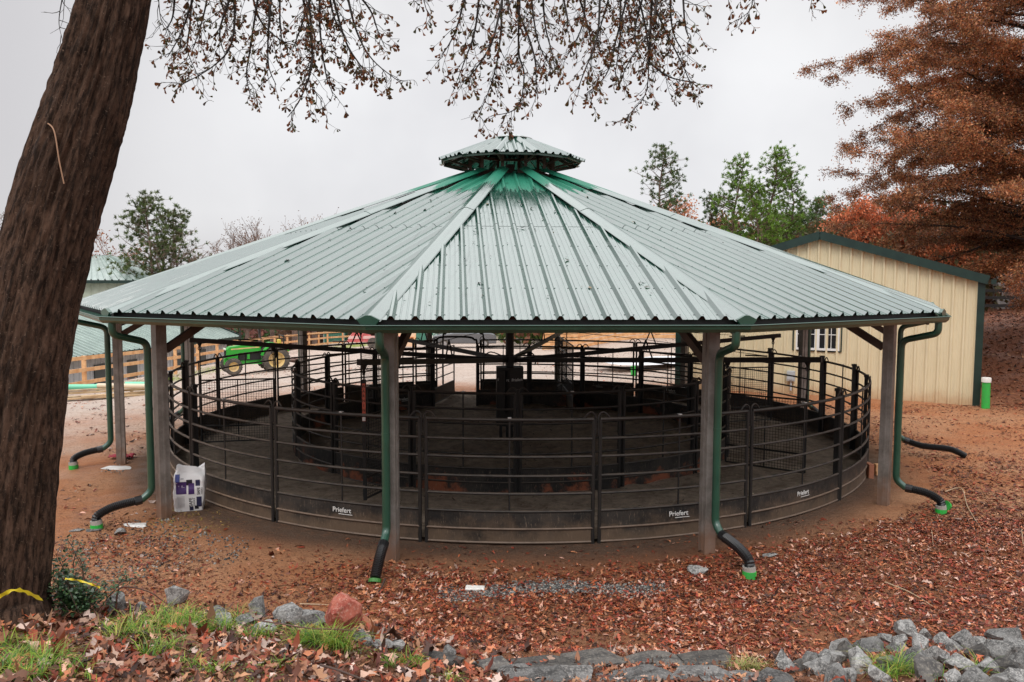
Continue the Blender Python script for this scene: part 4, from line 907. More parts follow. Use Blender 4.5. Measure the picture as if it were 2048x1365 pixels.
def rockmat(name,a,b,c,sc=9):
    m=mat(name,rough=.75,spec=.4); N,L,bb=nodes(m); tc=N.new('ShaderNodeTexCoord'); oi=N.new('ShaderNodeObjectInfo'); P=tc.outputs['Object']
    n1=noise_(N,L,P,sc,8,.75); n2=noise_(N,L,P,sc*7,4,.7); n3=noise_(N,L,P,sc*.35,4,.6)
    col=mixc(N,L,mrange(N,L,n1,.4,.6),a,b); col=mixc(N,L,mrange(N,L,n2,.5,.62,0,.6),col,c)
    col=mixc(N,L,mrange(N,L,n3,.5,.7,0,.5),col,a)
    hs=N.new('ShaderNodeHueSaturation'); L.new(col,hs.inputs['Color']); L.new(mrange(N,L,oi.outputs['Random'],0,1,.6,1.25),hs.inputs['Value']); L.new(hs.outputs[0],bb.inputs['Base Color'])
    bp=N.new('ShaderNodeBump'); bp.inputs['Strength'].default_value=.8; bp.inputs['Distance'].default_value=.015; L.new(math_(N,L,'ADD',n1,math_(N,L,'MULTIPLY',n2,.4)),bp.inputs['Height']); L.new(bp.outputs[0],bb.inputs['Normal']); return m
GRAN=rockmat('grey_granite',(.085,.083,.080),(.27,.265,.255),(.48,.46,.43)); DARKR=rockmat('dark_stone',(.045,.042,.04),(.11,.10,.09),(.2,.18,.15),5); WETS=rockmat('wet_slab',(.045,.043,.041),(.15,.145,.14),(.30,.28,.26),7); REDR=rockmat('red_stone',(.36,.07,.045),(.58,.17,.11),(.70,.38,.29),6)
def rock(x,y,s,lab,mt=GRAN,grp=None,seed=0,dz=0,rot=None,cat='rock',name='rock'):
    me=rock_mesh(seed,s); me.materials.append(mt); o=link(name,me); rd=random.Random(seed+99); o.rotation_euler=rot or (rd.uniform(-.3,.3),rd.uniform(-.3,.3),rd.uniform(0,6.28))
    o.location=(x,y,g1(x,y)+dz); tag(o,lab,cat,grp); return o
def gy(u,v,y0=5.5,y1=12):   # walk the sight line to the ground
    y=y0
    while y<y1:
        p=at(u,v,y)
        if p.z<=g1(p.x,p.y): return p
        y+=.02
    return p
row=[(235,1222,.15,'pale speckled stone peeping out right of the shrub',GRAN),(350,1210,.19,'large pale stone leaning behind the grass, left part of the stone row',GRAN),(285,1222,.07,'small flat pale stone between the shrub and the large pale stone',GRAN),
(435,1240,.11,'light grey pyramid shaped stone in the stone row',GRAN),(445,1258,.13,'low whitish stone half buried in grass below the pyramid stone',GRAN),(490,1250,.09,'small rounded grey stone between two larger ones in the row',GRAN),(522,1232,.16,'dark grey angular stone standing highest in the middle of the row',GRAN),
(575,1250,.17,'flat bluish grey slab to the right of the dark angular stone',GRAN),(535,1265,.11,'grey stone low in the leaves under the bluish slab',GRAN),(620,1252,.14,'long grey stone touching the red block on its left',GRAN),
(722,1285,.09,'small grey stone at the right foot of the red block',GRAN),(740,1292,.08,'pale grey stone chip right of the red block',GRAN),(765,1298,.09,'slanted grey stone sliver in the leaves',GRAN),(795,1300,.10,'dull grey flat stone near the root',GRAN),(898,1315,.09,'black and white speckled stone near the flagstones',GRAN),(885,1325,.24,'dark elongated stone running toward the flagstones',DARKR)]
for i,(u,v,s,lab,mt) in enumerate(row):
    p=gy(u,v)
    if mt is DARKR: rock(p.x,p.y,(.30,.11,.07),lab,mt,'stones edging the left bank',seed=20+i,dz=.02,rot=(0,.08,-.25)); continue
    rock(p.x,p.y,(s*1.15,s*.9,s*.85),lab,mt,'stones edging the left bank',seed=20+i,dz=s*.4)
p=gy(680,1285); rock(p.x,p.y+.12,(.205,.16,.25),'big rust red block standing among the grey stones',REDR,None,seed=3,dz=.2,rot=(.12,-.15,.5))
p=gy(1395,1146); rock(p.x,p.y,(.17,.12,.09),'lone grey veined stone left of the green hose coupling',GRAN,None,seed=61,dz=.03,rot=(0,.1,.2))
p=gy(240,1070); rock(p.x,p.y,(.13,.10,.09),'grey stone propped against the left hose coupling',GRAN,None,seed=62,dz=.03)
for (u,v,lab) in ((155,1052,'flat grey stone on the clay at the far left of the yard'),(185,960,'thin grey slate chip near the leftmost hose'),(700+840,1113,'small dark stone among leaves right of the green coupling')):
    p=gy(u,v); rock(p.x,p.y,(.14,.09,.03),lab,GRAN,None,seed=int(u),dz=.01,rot=(0,0,.3))
flags=[(1075,1338,.42,.28,'dark flat flagstone, topmost left of the flagstone border',DARKR),(1030,1352,.20,.16,'small squarish grey flagstone at the left end of the border',GRAN),(1090,1362,.26,.2,'large light grey flagstone with speckled edge in the bottom row',GRAN),(1185,1328,.40,.26,'dark flagstone with a pocket of leaves in the middle of the border',DARKR),
(1305,1330,.46,.24,'long dark cracked flagstone right of the leaf pocket',DARKR),(1150,1355,.22,.18,'brownish broken flagstone beside the leaf pocket',GRAN),(1290,1360,.50,.20,'long pale grey kerb like flagstone in the bottom row',GRAN),(1420,1332,.40,.24,'dark flat flagstone before the straw coloured tuft',DARKR),(1415,1362,.34,.2,'rough light flagstone at the bottom, left of the tuft',GRAN),(1500,1362,.30,.2,'grey cracked flagstone under the straw coloured tuft',GRAN),(1545,1366,.22,.18,'small grey flagstone at the left end of the rock pile',GRAN),(985,1338,.2,.15,'narrow dark flagstone sunk in leaves at the left end of the border',DARKR)]
for i,(u,v,a,b,lab,mt) in enumerate(flags):
    p=gy(u,v); rock(p.x,p.y,(a*1.12,b*1.15,.05+.010*(i%3)),lab,WETS if mt is GRAN else mt,'flagstones edging the path',seed=100+i,dz=.01+.008*(i%4),rot=(.03*(i%3-1),.02,.1*(i%4-1.5)),cat='flagstone',name='flagstone')
rd=random.Random(4); pile=[(1680,1285,.15),(1700,1300,.15),(1770,1262,.10),(1735,1290,.17),(1810,1252,.16),(1795,1290,.13),(1840,1280,.14),(1870,1300,.15),(1905,1285,.12),(1930,1280,.16),(2005,1262,.17),(1890,1318,.12),(1960,1300,.15),(2000,1300,.17),(2040,1290,.16),(1660,1310,.15),(1640,1328,.16),(1720,1325,.17),(1775,1325,.13),(1830,1322,.18),(1860,1345,.17),(1925,1330,.17),(1900,1352,.12),(1975,1335,.13),(2015,1335,.15),(2045,1320,.14),(1675,1352,.15),(1700,1345,.1),(1765,1350,.14),(1560,1312,.11),(1575,1325,.09),(1620,1310,.11),(1600,1322,.09),(1940,1355,.14),(1995,1358,.12),(2035,1355,.14),(1745,1275,.10),(1850,1262,.10),(1880,1270,.1),(1955,1275,.11),(1975,1285,.09),(1800,1270,.10)]
spec={0:'upright light grey rock near the left shoulder of the rock pile',4:'tallest pale rock at the top left of the rock pile',10:'dark rounded rock standing apart at the top right of the pile',19:'broad dark faced rock in the centre of the rock pile',20:'wide pale boulder at the front of the rock pile',29:'small grey rock at the far left end of the rock pile'}
for i,(u,v,s) in enumerate(pile):
    p=gy(u,v+18); rock(p.x,p.y,(s*1.25,s*1.05,s*.9),spec.get(i,'rough angular grey granite rock in the heap at the lower right'),GRAN if rd.random()>.12 else DARKR,'granite rocks heaped at the lower right',seed=200+i,dz=s*.28,rot=(rd.uniform(-.9,.9),rd.uniform(-.9,.9),rd.uniform(0,6.3)))
# white paper / litter and small pieces
p=gy(950,1180); mb=MB(); mb.box((0,0,0),(.24,.12,.035)); o=mb.build('white_block',mat('white_foam',(.7,.68,.64),.6,bump=.4)); o.location=p+Vector((0,0,.02)); o.rotation_euler=(0.02,.03,-.05); bv=o.modifiers.new('b','BEVEL'); bv.width=.015; bv.segments=3; tag(o,'small white flat block lying in the red leaves','block')
for (u,v,w_,h_,lab) in((232,938,.85,.32,'pale flat splash slab beside the leftmost hose'),(270,1052,.5,.16,'broken white splash slab half under leaves by the left post')):
    p=gy(u,v,5.5,20); me=rock_mesh(int(u),(w_/2,h_/1.1,.03)); me.materials.append(mat('pale_slab',(.55,.53,.50),.6,col2=(.7,.68,.66),vscale=4)); o=link('splash_slab',me); o.location=p+Vector((0,0,.01)); tag(o,lab,'slab')
mb=MB(); p=gy(228,918,5.5,20); pts=[]
for i in range(9):
    for j in range(7): pts.append((p.x-.28+.06*i+.2,p.y-.12+.05*j,p.z+.02+.09*noise.noise(Vector((i*.7,j*.8,2)))+.05))
mb.add(pts,[(i*7+j,(i+1)*7+j,(i+1)*7+j+1,i*7+j+1) for i in range(8) for j in range(6)]); o=mb.build('red_cloth',mat('crimson_cloth',(.28,.015,.03),.7),None,True); tag(o,'crumpled crimson cloth lying at the foot of the leftmost post','cloth'); so2=o.modifiers.new('s','SOLIDIFY'); so2.thickness=.008
# brick + wood blocks at right post
p=gy(1738,955,5.5,20); mb=MB(); mb.box((0,0,0),(.1,.2,.3)); o=mb.build('brick',mat('brick_red',(.4,.16,.09),.8,bump=.3)); o.location=p+Vector((0,0,.13)); bv=o.modifiers.new('b','BEVEL'); bv.width=.008; tag(o,'orange brick standing on end between pen and right post','brick')
p=gy(1750,950,5.5,20); mb=MB(); mb.box((0,0,0),(.16,.14,.14)); mb.box((0,0,-.1),(.14,.16,.1)); o=mb.build('wood_block',WOOD); o.location=p+Vector((.06,0,.15)); bv=o.modifiers.new('b','BEVEL'); bv.width=.008; tag(o,'pale wood block beside the orange brick behind the right post','block')
# twigs on the ground
def twig(pts,r,lab,mt,name='twig'):
    P=[]
    for u,v,dz in pts: q=gy(u,v,5,25); P.append(q+Vector((0,0,dz)))
    mb=MB(); B=bez(P,5); mb.tube(B,[r*(1-.6*i/len(B)) for i in range(len(B))],6); o=mb.build(name,mt,None,True); tag(o,lab,'twig'); return o
TW=mat('pale_twig',(.42,.30,.19),.7); DT=mat('dark_twig',(.07,.04,.03),.7)
twig([(1890,986,.02),(1922,988,.10),(1935,1020,.05),(1962,1060,.02)],.012,'bent pale twig on the brown leaves right of the posts',TW)
twig([(1770,1168,.02),(1820,1190,.03),(1868,1218,.02)],.010,'long straight straw coloured stick on the leaves, lower right',TW)
twig([(600,1210,.01),(640,1212,.015),(665,1213,.01)],.010,'short pale stick on bare clay above the red block',TW)
twig([(770,1165,.04),(760,1185,.03),(748,1192,.01)],.016,'curved dark stick beside the front left hose',DT)
twig([(1855,1070,.0),(1862,1082,.16),(1866,1092,.02)],.006,'thin upright straw by the right hose',TW)
twig([(2045,1060,.0),(2043,1075,.1),(2047,1095,.01)],.008,'pale twig at the right edge of the picture',TW)
def vine(pts,r,lab,mt=None):
    P=[at(u,v,y) for u,v,y in pts]; mb=MB(); B=bez(P,6); mb.tube(B,[r*(1-.4*i/len(B)) for i in range(len(B))],6); o=mb.build('bramble_stem',mt or mat('vine_bark',(.10,.045,.03),.6),None,True); tag(o,lab,'bramble'); return o
vine([(232,1225,6.35),(237,1180,6.35),(262,1175,6.4),(300,1185,6.45),(330,1205,6.5),(362,1222,6.5)],.008,'thorny brown bramble stem arching over the pale stone')
vine([(510,1240,6.0),(560,1248,6.0),(620,1257,6.0),(690,1260,6.05),(720,1268,6.1)],.006,'thin red brown bramble stem crossing before the red block')
vine([(640,1330,4.9),(680,1342,4.85),(740,1365,4.8)],.008,'dark bramble stem low in the leaves at bottom',DT)
# yellow tape
def ribbon(pts,wd,lab):
    P=bez([at(u,v,y) for u,v,y in pts],8); mb=MB(); vs=[]
    for i,p in enumerate(P):
        tw=1.1*math.sin(i*.55)+.5; e_=Vector((0,math.sin(tw)*wd/2,math.cos(tw)*wd/2)); vs+= [p+e_,p-e_]
    mb.add(vs,[(2*i,2*i+1,2*i+3,2*i+2) for i in range(len(P)-1)]); o=mb.build('yellow_tape',mat('tape_yellow',(.65,.50,.02),.35),None,False,fix=False)
    tag(o,lab,'tape'); return o
o=ribbon([(-30,1215,5.0),(5,1190,5.05),(35,1180,5.15),(60,1188,5.3),(85,1200,5.5)],.03,'loose yellow caution tape loop at the tree foot')
o=ribbon([(130,1158,5.95),(150,1160,6.0),(180,1168,6.05),(200,1176,6.1)],.018,'strip of yellow tape tangled in the shrub')
# ------------------------------------------------------------------ big oak (left)
def bark_mat(name,a,b,c,sx=22,sz=2.2,attr=False):
    m=mat(name,rough=.9,spec=.25); N,L,bb=nodes(m); g=N.new('ShaderNodeTexCoord'); P=g.outputs['Object']
    if attr: g=N.new('ShaderNodeAttribute'); g.attribute_name='bark'; P=g.outputs['Vector']
    mp=N.new('ShaderNodeMapping'); mp.inputs['Scale'].default_value=(sx,sx,sz); L.new(P,mp.inputs[0])
    n=noise_(N,L,mp.outputs[0],1,8,.75); n2=noise_(N,L,P,1.5,5,.6); n3=noise_(N,L,P,55,4,.7)
    col=mixc(N,L,mrange(N,L,n,.38,.62),a,b); col=mixc(N,L,mrange(N,L,n2,.4,.7,0,.5),col,a); col=mixc(N,L,mrange(N,L,n3,.60,.72,0,.7),col,c)
    L.new(col,bb.inputs['Base Color']); bp=N.new('ShaderNodeBump'); bp.inputs['Strength'].default_value=1; bp.inputs['Distance'].default_value=.04
    L.new(math_(N,L,'ADD',n,math_(N,L,'MULTIPLY',n3,.35)),bp.inputs['Height']); L.new(bp.outputs[0],bb.inputs['Normal']); return m
BARK=bark_mat('oak_bark',(.022,.012,.0075),(.14,.079,.052),(.32,.22,.16),34,7,True)
oak=thing('oak_tree','massive leaning dark barked oak at the left with leafy branches hanging over the top','tree',(-3.9,6.1,1.2))
def trunk_mesh(name,ctr,rad,mt,parent,nu=170,step=.02,amp=.026):
    B=[]; RR_=[]
    for i in range(len(ctr)-1):
        k=max(1,int((ctr[i+1]-ctr[i]).length/step))
        for j in range(k):
            t=j/k; p0=ctr[max(i-1,0)];p1=ctr[i];p2=ctr[i+1];p3=ctr[min(i+2,len(ctr)-1)]
            B.append(.5*((2*p1)+(-p0+p2)*t+(2*p0-5*p1+4*p2-p3)*t*t+(-p0+3*p1-3*p2+p3)*t**3)); RR_.append(rad[i]+(rad[i+1]-rad[i])*t)
    nv=len(B); V=np.zeros((nv,nu,3)); BA=np.zeros((nv,nu,3)); s=0
    for i,p in enumerate(B):
        t=(B[min(i+1,nv-1)]-B[max(i-1,0)]).normalized(); x=t.cross(Vector((0,1,0))).normalized(); y=t.cross(x)
        if i: s+=(B[i]-B[i-1]).length
        for j in range(nu):
            a=2*PI*j/nu; ca,sa=math.cos(a),math.sin(a)
            q=Vector((ca*9,sa*9,s*1.6)); w1=noise.noise(Vector((ca*2,sa*2,s*.6))); 
            rg=1-abs(noise.noise(q+Vector((w1*1.5,0,0)))*2.2); rg2=1-abs(noise.noise(Vector((ca*16,sa*16,s*2.6)))*2)
            r=RR_[i]*(1+.04*w1)+amp*(rg-.5)*1.1+amp*.55*(rg2-.5)
            pp_=p+x*(r*ca)+y*(r*sa); V[i,j]=pp_; BA[i,j]=(.3*ca,.3*sa,s)
    I=np.arange(nv*nu).reshape(nv,nu); J=np.roll(I,-1,1); Fc=np.stack([I[:-1].ravel(),I[1:].ravel(),J[1:].ravel(),J[:-1].ravel()],1)
    o=npmesh(name,V.reshape(-1,3),Fc,mt,parent,smooth=True,world=True); a_=o.data.attributes.new('bark','FLOAT_VECTOR','POINT'); a_.data.foreach_set('vector',BA.astype(np.float32).ravel()); return o
tp=[(-8,1260,6.05,205),(-6,1190,6.1,198),(6,1100,6.1,186),(14,1000,6.1,184),(28,850,6.1,183),(48,700,6.1,178),(68,600,6.1,173),(92,500,6.1,169),(112,420,6.1,167),(138,330,6.1,163),(160,260,6.1,158),(184,180,6.1,151),(208,90,6.1,141),(230,0,6.1,134),(255,-120,6.1,128),(290,-320,6.2,120)]
ctr=[at(u,v,y) for u,v,y,w_ in tp]; rad=[(w_-15)/2/F*y for u,v,y,w_ in tp]; rad[0]*=1.15
ctr=[at(-12,1330,6.05)]+ctr; rad=[rad[0]*1.25]+rad
ctr+= [Vector((-1.9,6.4,8.6)),Vector((-1.2,6.6,10.2)),Vector((-.9,6.8,12))]; rad+= [.22,.17,.11]
trunk_mesh('trunk',ctr,rad,BARK,oak)
mb=MB(); B=bez([at(92,245,5.83),at(108,262,5.80),at(118,320,5.79),at(128,368,5.8)],8); mb.tube(B,[.005]*len(B),6); mb.build('dead_vine',mat('pale_vine',(.35,.2,.12),.7),oak,True,world=True)
TWB=mat('twig_bark',(.025,.02,.017),.8)
rb=random.Random(12)
lm=MB(); stemsA=[]
def limb(pts,r0,r1):
    B=bez(pts,8); n=len(B); lm.tube(B,[r0+(r1-r0)*i/n for i in range(n)],9); return B
top_=Vector((-1.75,6.45,8.8))
LA=limb([top_,Vector((-.4,6.8,9.3)),Vector((1.6,7.3,9.35)),Vector((3.0,7.8,8.9)),Vector((3.8,8.0,8.2))],.10,.03)
LB=limb([ctr[-6].lerp(ctr[-5],.2),Vector((-2.1,6.9,8.2)),Vector((-1.2,7.3,8.35)),Vector((.1,7.6,8.1))],.09,.03)
LC=limb([top_,Vector((-2.8,6.6,9.2)),Vector((-4.5,7,9.4))],.08,.03)
lm.build('limb',bark_mat('limb_bark',(.03,.018,.012),(.11,.065,.045),(.2,.15,.11),24,3),oak,True,world=True)
LV=[];LF=[];LC_=[]   # leaves
def oak_leaf(p,d,ln,up):
    # narrow base widening to blunt tip (spatulate), slightly cupped
    d=d.normalized(); s=d.cross(up); s=s.normalized() if s.length>1e-4 else d.orthogonal().normalized(); n=s.cross(d)
    st=((0,.02),(.35,.06),(.7,.19),(.92,.24),(1.0,.10)); b=len(LV)
    for t,w_ in st:
        c=p+d*(ln*t)+n*(ln*.12*math.sin(t*3)); LV.append(c-s*(w_*ln)+n*ln*.05); LV.append(c); LV.append(c+s*(w_*ln)+n*ln*.05)
    for i in range(4):
        for j in range(2): LF.append((b+3*i+j,b+3*i+j+1,b+3*i+j+4,b+3*i+j+3))
    c=rb.choice([(.20,.065,.025),(.15,.06,.025),(.26,.09,.03),(.10,.07,.025),(.07,.035,.02),(.16,.09,.03),(.07,.07,.025)]); k=rb.uniform(.6,1.2)
    LC_.extend([(c[0]*k,c[1]*k,c[2]*k)]*15)
tw=MB()
def twigs(B,r0,dens=1.0,leafy=1.0,spread=.34):
    n=len(B); tot=sum((B[i+1]-B[i]).length for i in range(n-1)); s=0; nxt=.05
    for i in range(n-1):
        seg=(B[i+1]-B[i]); L0=seg.length
        while nxt<s+L0:
            p=B[i]+seg*((nxt-s)/L0); f=nxt/tot; t=seg.normalized()
            sd=Vector((rb.gauss(0,1),rb.gauss(0,.8),rb.gauss(-.25,.5))).normalized(); d=(t*.75+sd*.8).normalized()
            ln=rb.uniform(.5,1.2)*spread*(1-.35*f); q=p; pts=[p]; 
            for k in range(4):
                d=(d+Vector((rb.gauss(0,.25),rb.gauss(0,.25),rb.gauss(-.1,.2)))).normalized(); q=q+d*ln/4; pts.append(q)
                if rb.random()<.45:
                    e=q+(d+Vector((rb.gauss(0,.8),rb.gauss(0,.8),rb.gauss(-.1,.6)))).normalized()*rb.uniform(.05,.14); tw.tube([q,e],[.0022,.0012],3,cap=False)
                    if rb.random()<.8*leafy:
                        for _ in range(rb.randint(1,4)): oak_leaf(e,Vector((rb.gauss(0,.6),rb.gauss(0,.6),rb.gauss(-.7,.5))),rb.uniform(.038,.062),Vector((rb.gauss(0,1),rb.gauss(0,1),rb.gauss(0,1))))
            tw.tube(pts,[.0042,.0035,.003,.0022,.0015],3,cap=False)
            if rb.random()<leafy:
                for _ in range(rb.randint(2,6)): oak_leaf(pts[-1],d+Vector((rb.gauss(0,.6),rb.gauss(0,.6),rb.gauss(-.4,.5))),rb.uniform(.038,.066),Vector((rb.gauss(0,1),rb.gauss(0,1),rb.gauss(0,1))))
                for k in(1,2,3):
                    if rb.random()<.6: oak_leaf(pts[k],Vector((rb.gauss(0,.6),rb.gauss(0,.6),rb.gauss(-.7,.5))),rb.uniform(.038,.062),Vector((rb.gauss(0,1),rb.gauss(0,1),rb.gauss(0,1))))
            nxt+=rb.uniform(.035,.095)/dens
        s+=L0
def stem(px,limbB,dens=1,leafy=1,spread=.34,r0=.012):
    y=rb.uniform(6.9,8.2); P=[at(u,v,y+rb.uniform(-.12,.12)) for u,v in px]
    # from a limb point nearest in x
    k=min(range(len(limbB)),key=lambda i:abs(limbB[i].x-P[0].x*1.03)+abs(limbB[i].y-P[0].y)*.3); lp_=limbB[k]
    mid=lp_.lerp(P[0],.5)+Vector((rb.uniform(-.1,.1),rb.uniform(-.1,.1),.25))
    up=bez([lp_,mid,P[0]],6); tw.tube(up,[r0*1.8-(r0*.8)*i/len(up) for i in range(len(up))],5,cap=False)
    B=bez(P,6); n=len(B); tw.tube(B,[r0*(1-.78*i/n) for i in range(n)],5,cap=False); twigs(B,r0,dens,leafy,spread)
    twigs(up[-4:],r0,dens,leafy,spread)
SA=[[(395,-30),(365,60),(335,115)],[(385,-30),(380,50),(375,100),(395,150)],[(350,-20),(345,35),(330,60)],[(420,-30),(405,40),(385,100)],[(470,-30),(465,80),(430,130),(360,172)],[(520,-30),(500,100),(493,150),(500,190)],[(545,-30),(537,60),(537,130),(552,170)],
[(600,-30),(622,80),(622,140),(600,200),(575,235)],[(615,-30),(625,100),(618,160),(645,205)],[(640,-30),(640,60),(652,150),(665,185)],[(690,-30),(712,60),(745,120),(800,165)],[(660,-30),(690,80),(720,130),(735,150)],[(700,-30),(740,20),(755,60),(770,95)],[(430,-30),(450,30),(455,70)],[(560,-30),(560,40),(565,90)],[(655,-30),(670,40),(700,90)],[(470,-30),(440,60),(450,110)],[(500,-30),(520,40),(560,80),(590,90)],[(620,0),(600,60),(585,100)]]
SB=[[(935,-30),(912,60),(885,110)],[(960,-30),(950,60),(930,120),(915,160)],[(1010,-30),(985,80),(950,140),(925,165)],[(1040,-30),(1037,100),(1048,150),(1035,215),(985,232)],[(1035,20),(1068,110),(1072,190)],[(1005,-30),(1000,80),(985,160),(955,238)],[(1085,-30),(1090,50),(1105,110),(1110,145)],[(1060,-30),(1075,80),(1110,150)],
[(1150,-30),(1180,70),(1180,130)],[(1170,-30),(1165,50),(1130,120)],[(1200,-30),(1195,70),(1170,140),(1155,180)],[(1260,-30),(1232,80),(1212,150),(1170,190)],[(1240,-30),(1240,70),(1230,150)],[(1270,-30),(1292,60),(1297,130),(1290,190),(1255,232)],[(1298,125),(1340,155),(1392,165)],[(1320,-30),(1300,60),(1260,120),(1240,165)],[(1340,-30),(1345,60),(1370,110)],[(1365,-30),(1370,50),(1380,80)],[(1290,-30),(1330,60),(1365,130),(1385,180)],[(1225,-30),(1205,40),(1190,90)],[(1120,-30),(1135,40),(1130,70)],[(1290,-20),(1270,60),(1280,120)]]
for px in SA: stem(px,LB if px[0][0]>430 else LC,1.1,.97,.30)
for px in SB: stem(px,LA,1.15,.97,.30)
for px in ([(1512,-30),(1500,20),(1472,42)],[(1480,-30),(1465,-10),(1450,-5)],[(845,-30),(850,10),(862,42)],[(815,-30),(825,-5),(830,10)],[(1622,-40),(1625,-10),(1618,25)]): stem(px,LA,.7,.8,.12,.006)
for px in ([(130,-30),(118,40),(125,80)],[(315,-30),(320,30),(327,55)]): stem(px,LC,.8,.0,.3,.006)
tw.build('twigs',TWB,oak,world=True,fix=False)
V=np.array([tuple(v) for v in LV]); Fc=np.array(LF); OAKL=tinted('oak_leaf',.55,.3,.25)
o=npmesh('foliage',V,Fc,OAKL,oak,np.array(LC_),world=True)
# ------------------------------------------------------------------ generic branching
def branchy(mb,p,d,ln,r,depth,rd,tips,nb=3,ang=.55,grav=0.0,nseg=4,minr=.004,wob=.12):
    pts=[p]; q=p; dd=d.normalized()
    for i in range(nseg):
        dd=(dd+Vector((rd.gauss(0,wob),rd.gauss(0,wob),rd.gauss(0,wob)+grav))).normalized(); q=q+dd*ln/nseg; pts.append(q)
    mb.tube(pts,[max(minr,r*(1-.45*i/nseg)) for i in range(nseg+1)],5 if r>.03 else 3,cap=False)
    if depth==0: tips.append((q,dd)); return
    for i in range(nb+ (1 if rd.random()<.4 else 0)):
        t=rd.uniform(.35,1); k=min(nseg-1,int(t*nseg)); s=pts[k].lerp(pts[k+1],t*nseg-k)
        ax_=Vector((rd.gauss(0,1),rd.gauss(0,1),rd.gauss(0,.7))).normalized(); nd=(dd+ax_*math.tan(ang)*rd.uniform(.6,1.3)).normalized()
        branchy(mb,s,nd,ln*rd.uniform(.5,.75),r*.55,depth-1,rd,tips,nb,ang,grav,nseg,minr,wob)
    tips.append((q,dd))
def bare_tree(px,vtop,y,lab,seed,col=(.13,.09,.07),wid=.5,leafc=None,grp='bare trees beyond the roofs',dep=5):
    rd=random.Random(seed); t0=at(px,vtop,y); x,yy=t0.x,t0.y; zb=g1(x,yy); hh=t0.z-zb; t=thing('bare_tree',lab,'tree',(x,yy,zb),rd.uniform(0,6),grp)
    mb=MB(); tips=[]; base=Vector((0,0,0)); mb.tube([base-Zw*.3,base+Zw*hh*.22,base+Zw*hh*.42],[hh*.022,hh*.016,hh*.012],8)
    for i in range(7):
        a=rd.uniform(0,6.28); z=hh*rd.uniform(.22,.42); branchy(mb,Vector((0,0,z)),Vector((math.cos(a)*wid,math.sin(a)*wid,1)),hh*rd.uniform(.26,.38),hh*.009,dep-1,rd,tips,3,.5,.03,4,.012,.14)
    zs=max(v[2] for v in mb.v); k=hh/zs; mb.v=[(a,b,c*k) for a,b,c in mb.v]
    mb.build('branches',mat('bark_%d'%int(col[0]*100),col,.85,col2=tuple(c*1.6 for c in col),vscale=2),t,fix=False)
    if leafc:
        V=[];Fl=[];Cc=[]
        for q,dd in tips:
            for _ in range(leafc[1]):
                c=Vector((q.x,q.y,q.z*k))+Vector((rd.gauss(0,.3),rd.gauss(0,.3),rd.gauss(0,.25))); u=Vector((rd.gauss(0,1),rd.gauss(0,1),rd.gauss(0,1))).normalized(); w_=u.orthogonal().normalized(); s=leafc[2]; b=len(V)
                V+= [c-u*s,c+w_*s*.6,c+u*s,c-w_*s*.6]; Fl.append((b,b+1,b+2,b+3)); kk=rd.uniform(.6,1.4); cc=leafc[0]; Cc+= [tuple(x*kk for x in cc)]*4
        npmesh('foliage',np.array([tuple(v) for v in V]),np.array(Fl),tinted('dry_leaf',.6,.3,.3),t,np.array(Cc))
    return t
bare_tree(4,372,42,'bare grey tree half hidden behind the big trunk at the left edge',1,(.14,.12,.11))
bare_tree(205,455,64,'reddish bare tree between the big trunk and the pine pair',2,(.16,.09,.07),.6,((.30,.12,.06),2,.10))
bare_tree(375,455,62,'thin pale bare tree at the right foot of the pine pair',3,(.15,.10,.08),.5)
for px,v,y,s in((490,455,80,4),(540,432,84,5),(585,420,80,6),(625,430,84,7)): bare_tree(px,v,y,{490:'low brown bare tree at the left end of the row above the roof edge',540:'second bare brown tree from the left above the roof edge',585:'tallest bare brown tree of the row above the roof edge',625:'bare brown tree nearest the roof peak in the left row'}[px],s,(.12,.08,.065),.75,((.22,.12,.08),1,.09))
bare_tree(1335,395,62,'rusty leaved small tree rising behind the roof under the lone pine',8,(.14,.09,.06),.6,((.5,.2,.09),4,.12),'rusty trees on the right')
bare_tree(1720,395,48,'rusty half bare tree behind the cream building gable',9,(.13,.09,.06),.8,((.62,.22,.11),5,.10),'rusty trees on the right')
bare_tree(1800,420,46,'second rusty tree behind the cream building, nearer the right edge',10,(.13,.09,.06),.8,((.62,.20,.10),6,.10),'rusty trees on the right')
bare_tree(1900,470,44,'low russet tree right behind the building corner',11,(.11,.07,.05),.9,((.52,.18,.08),6,.10),'rusty trees on the right')
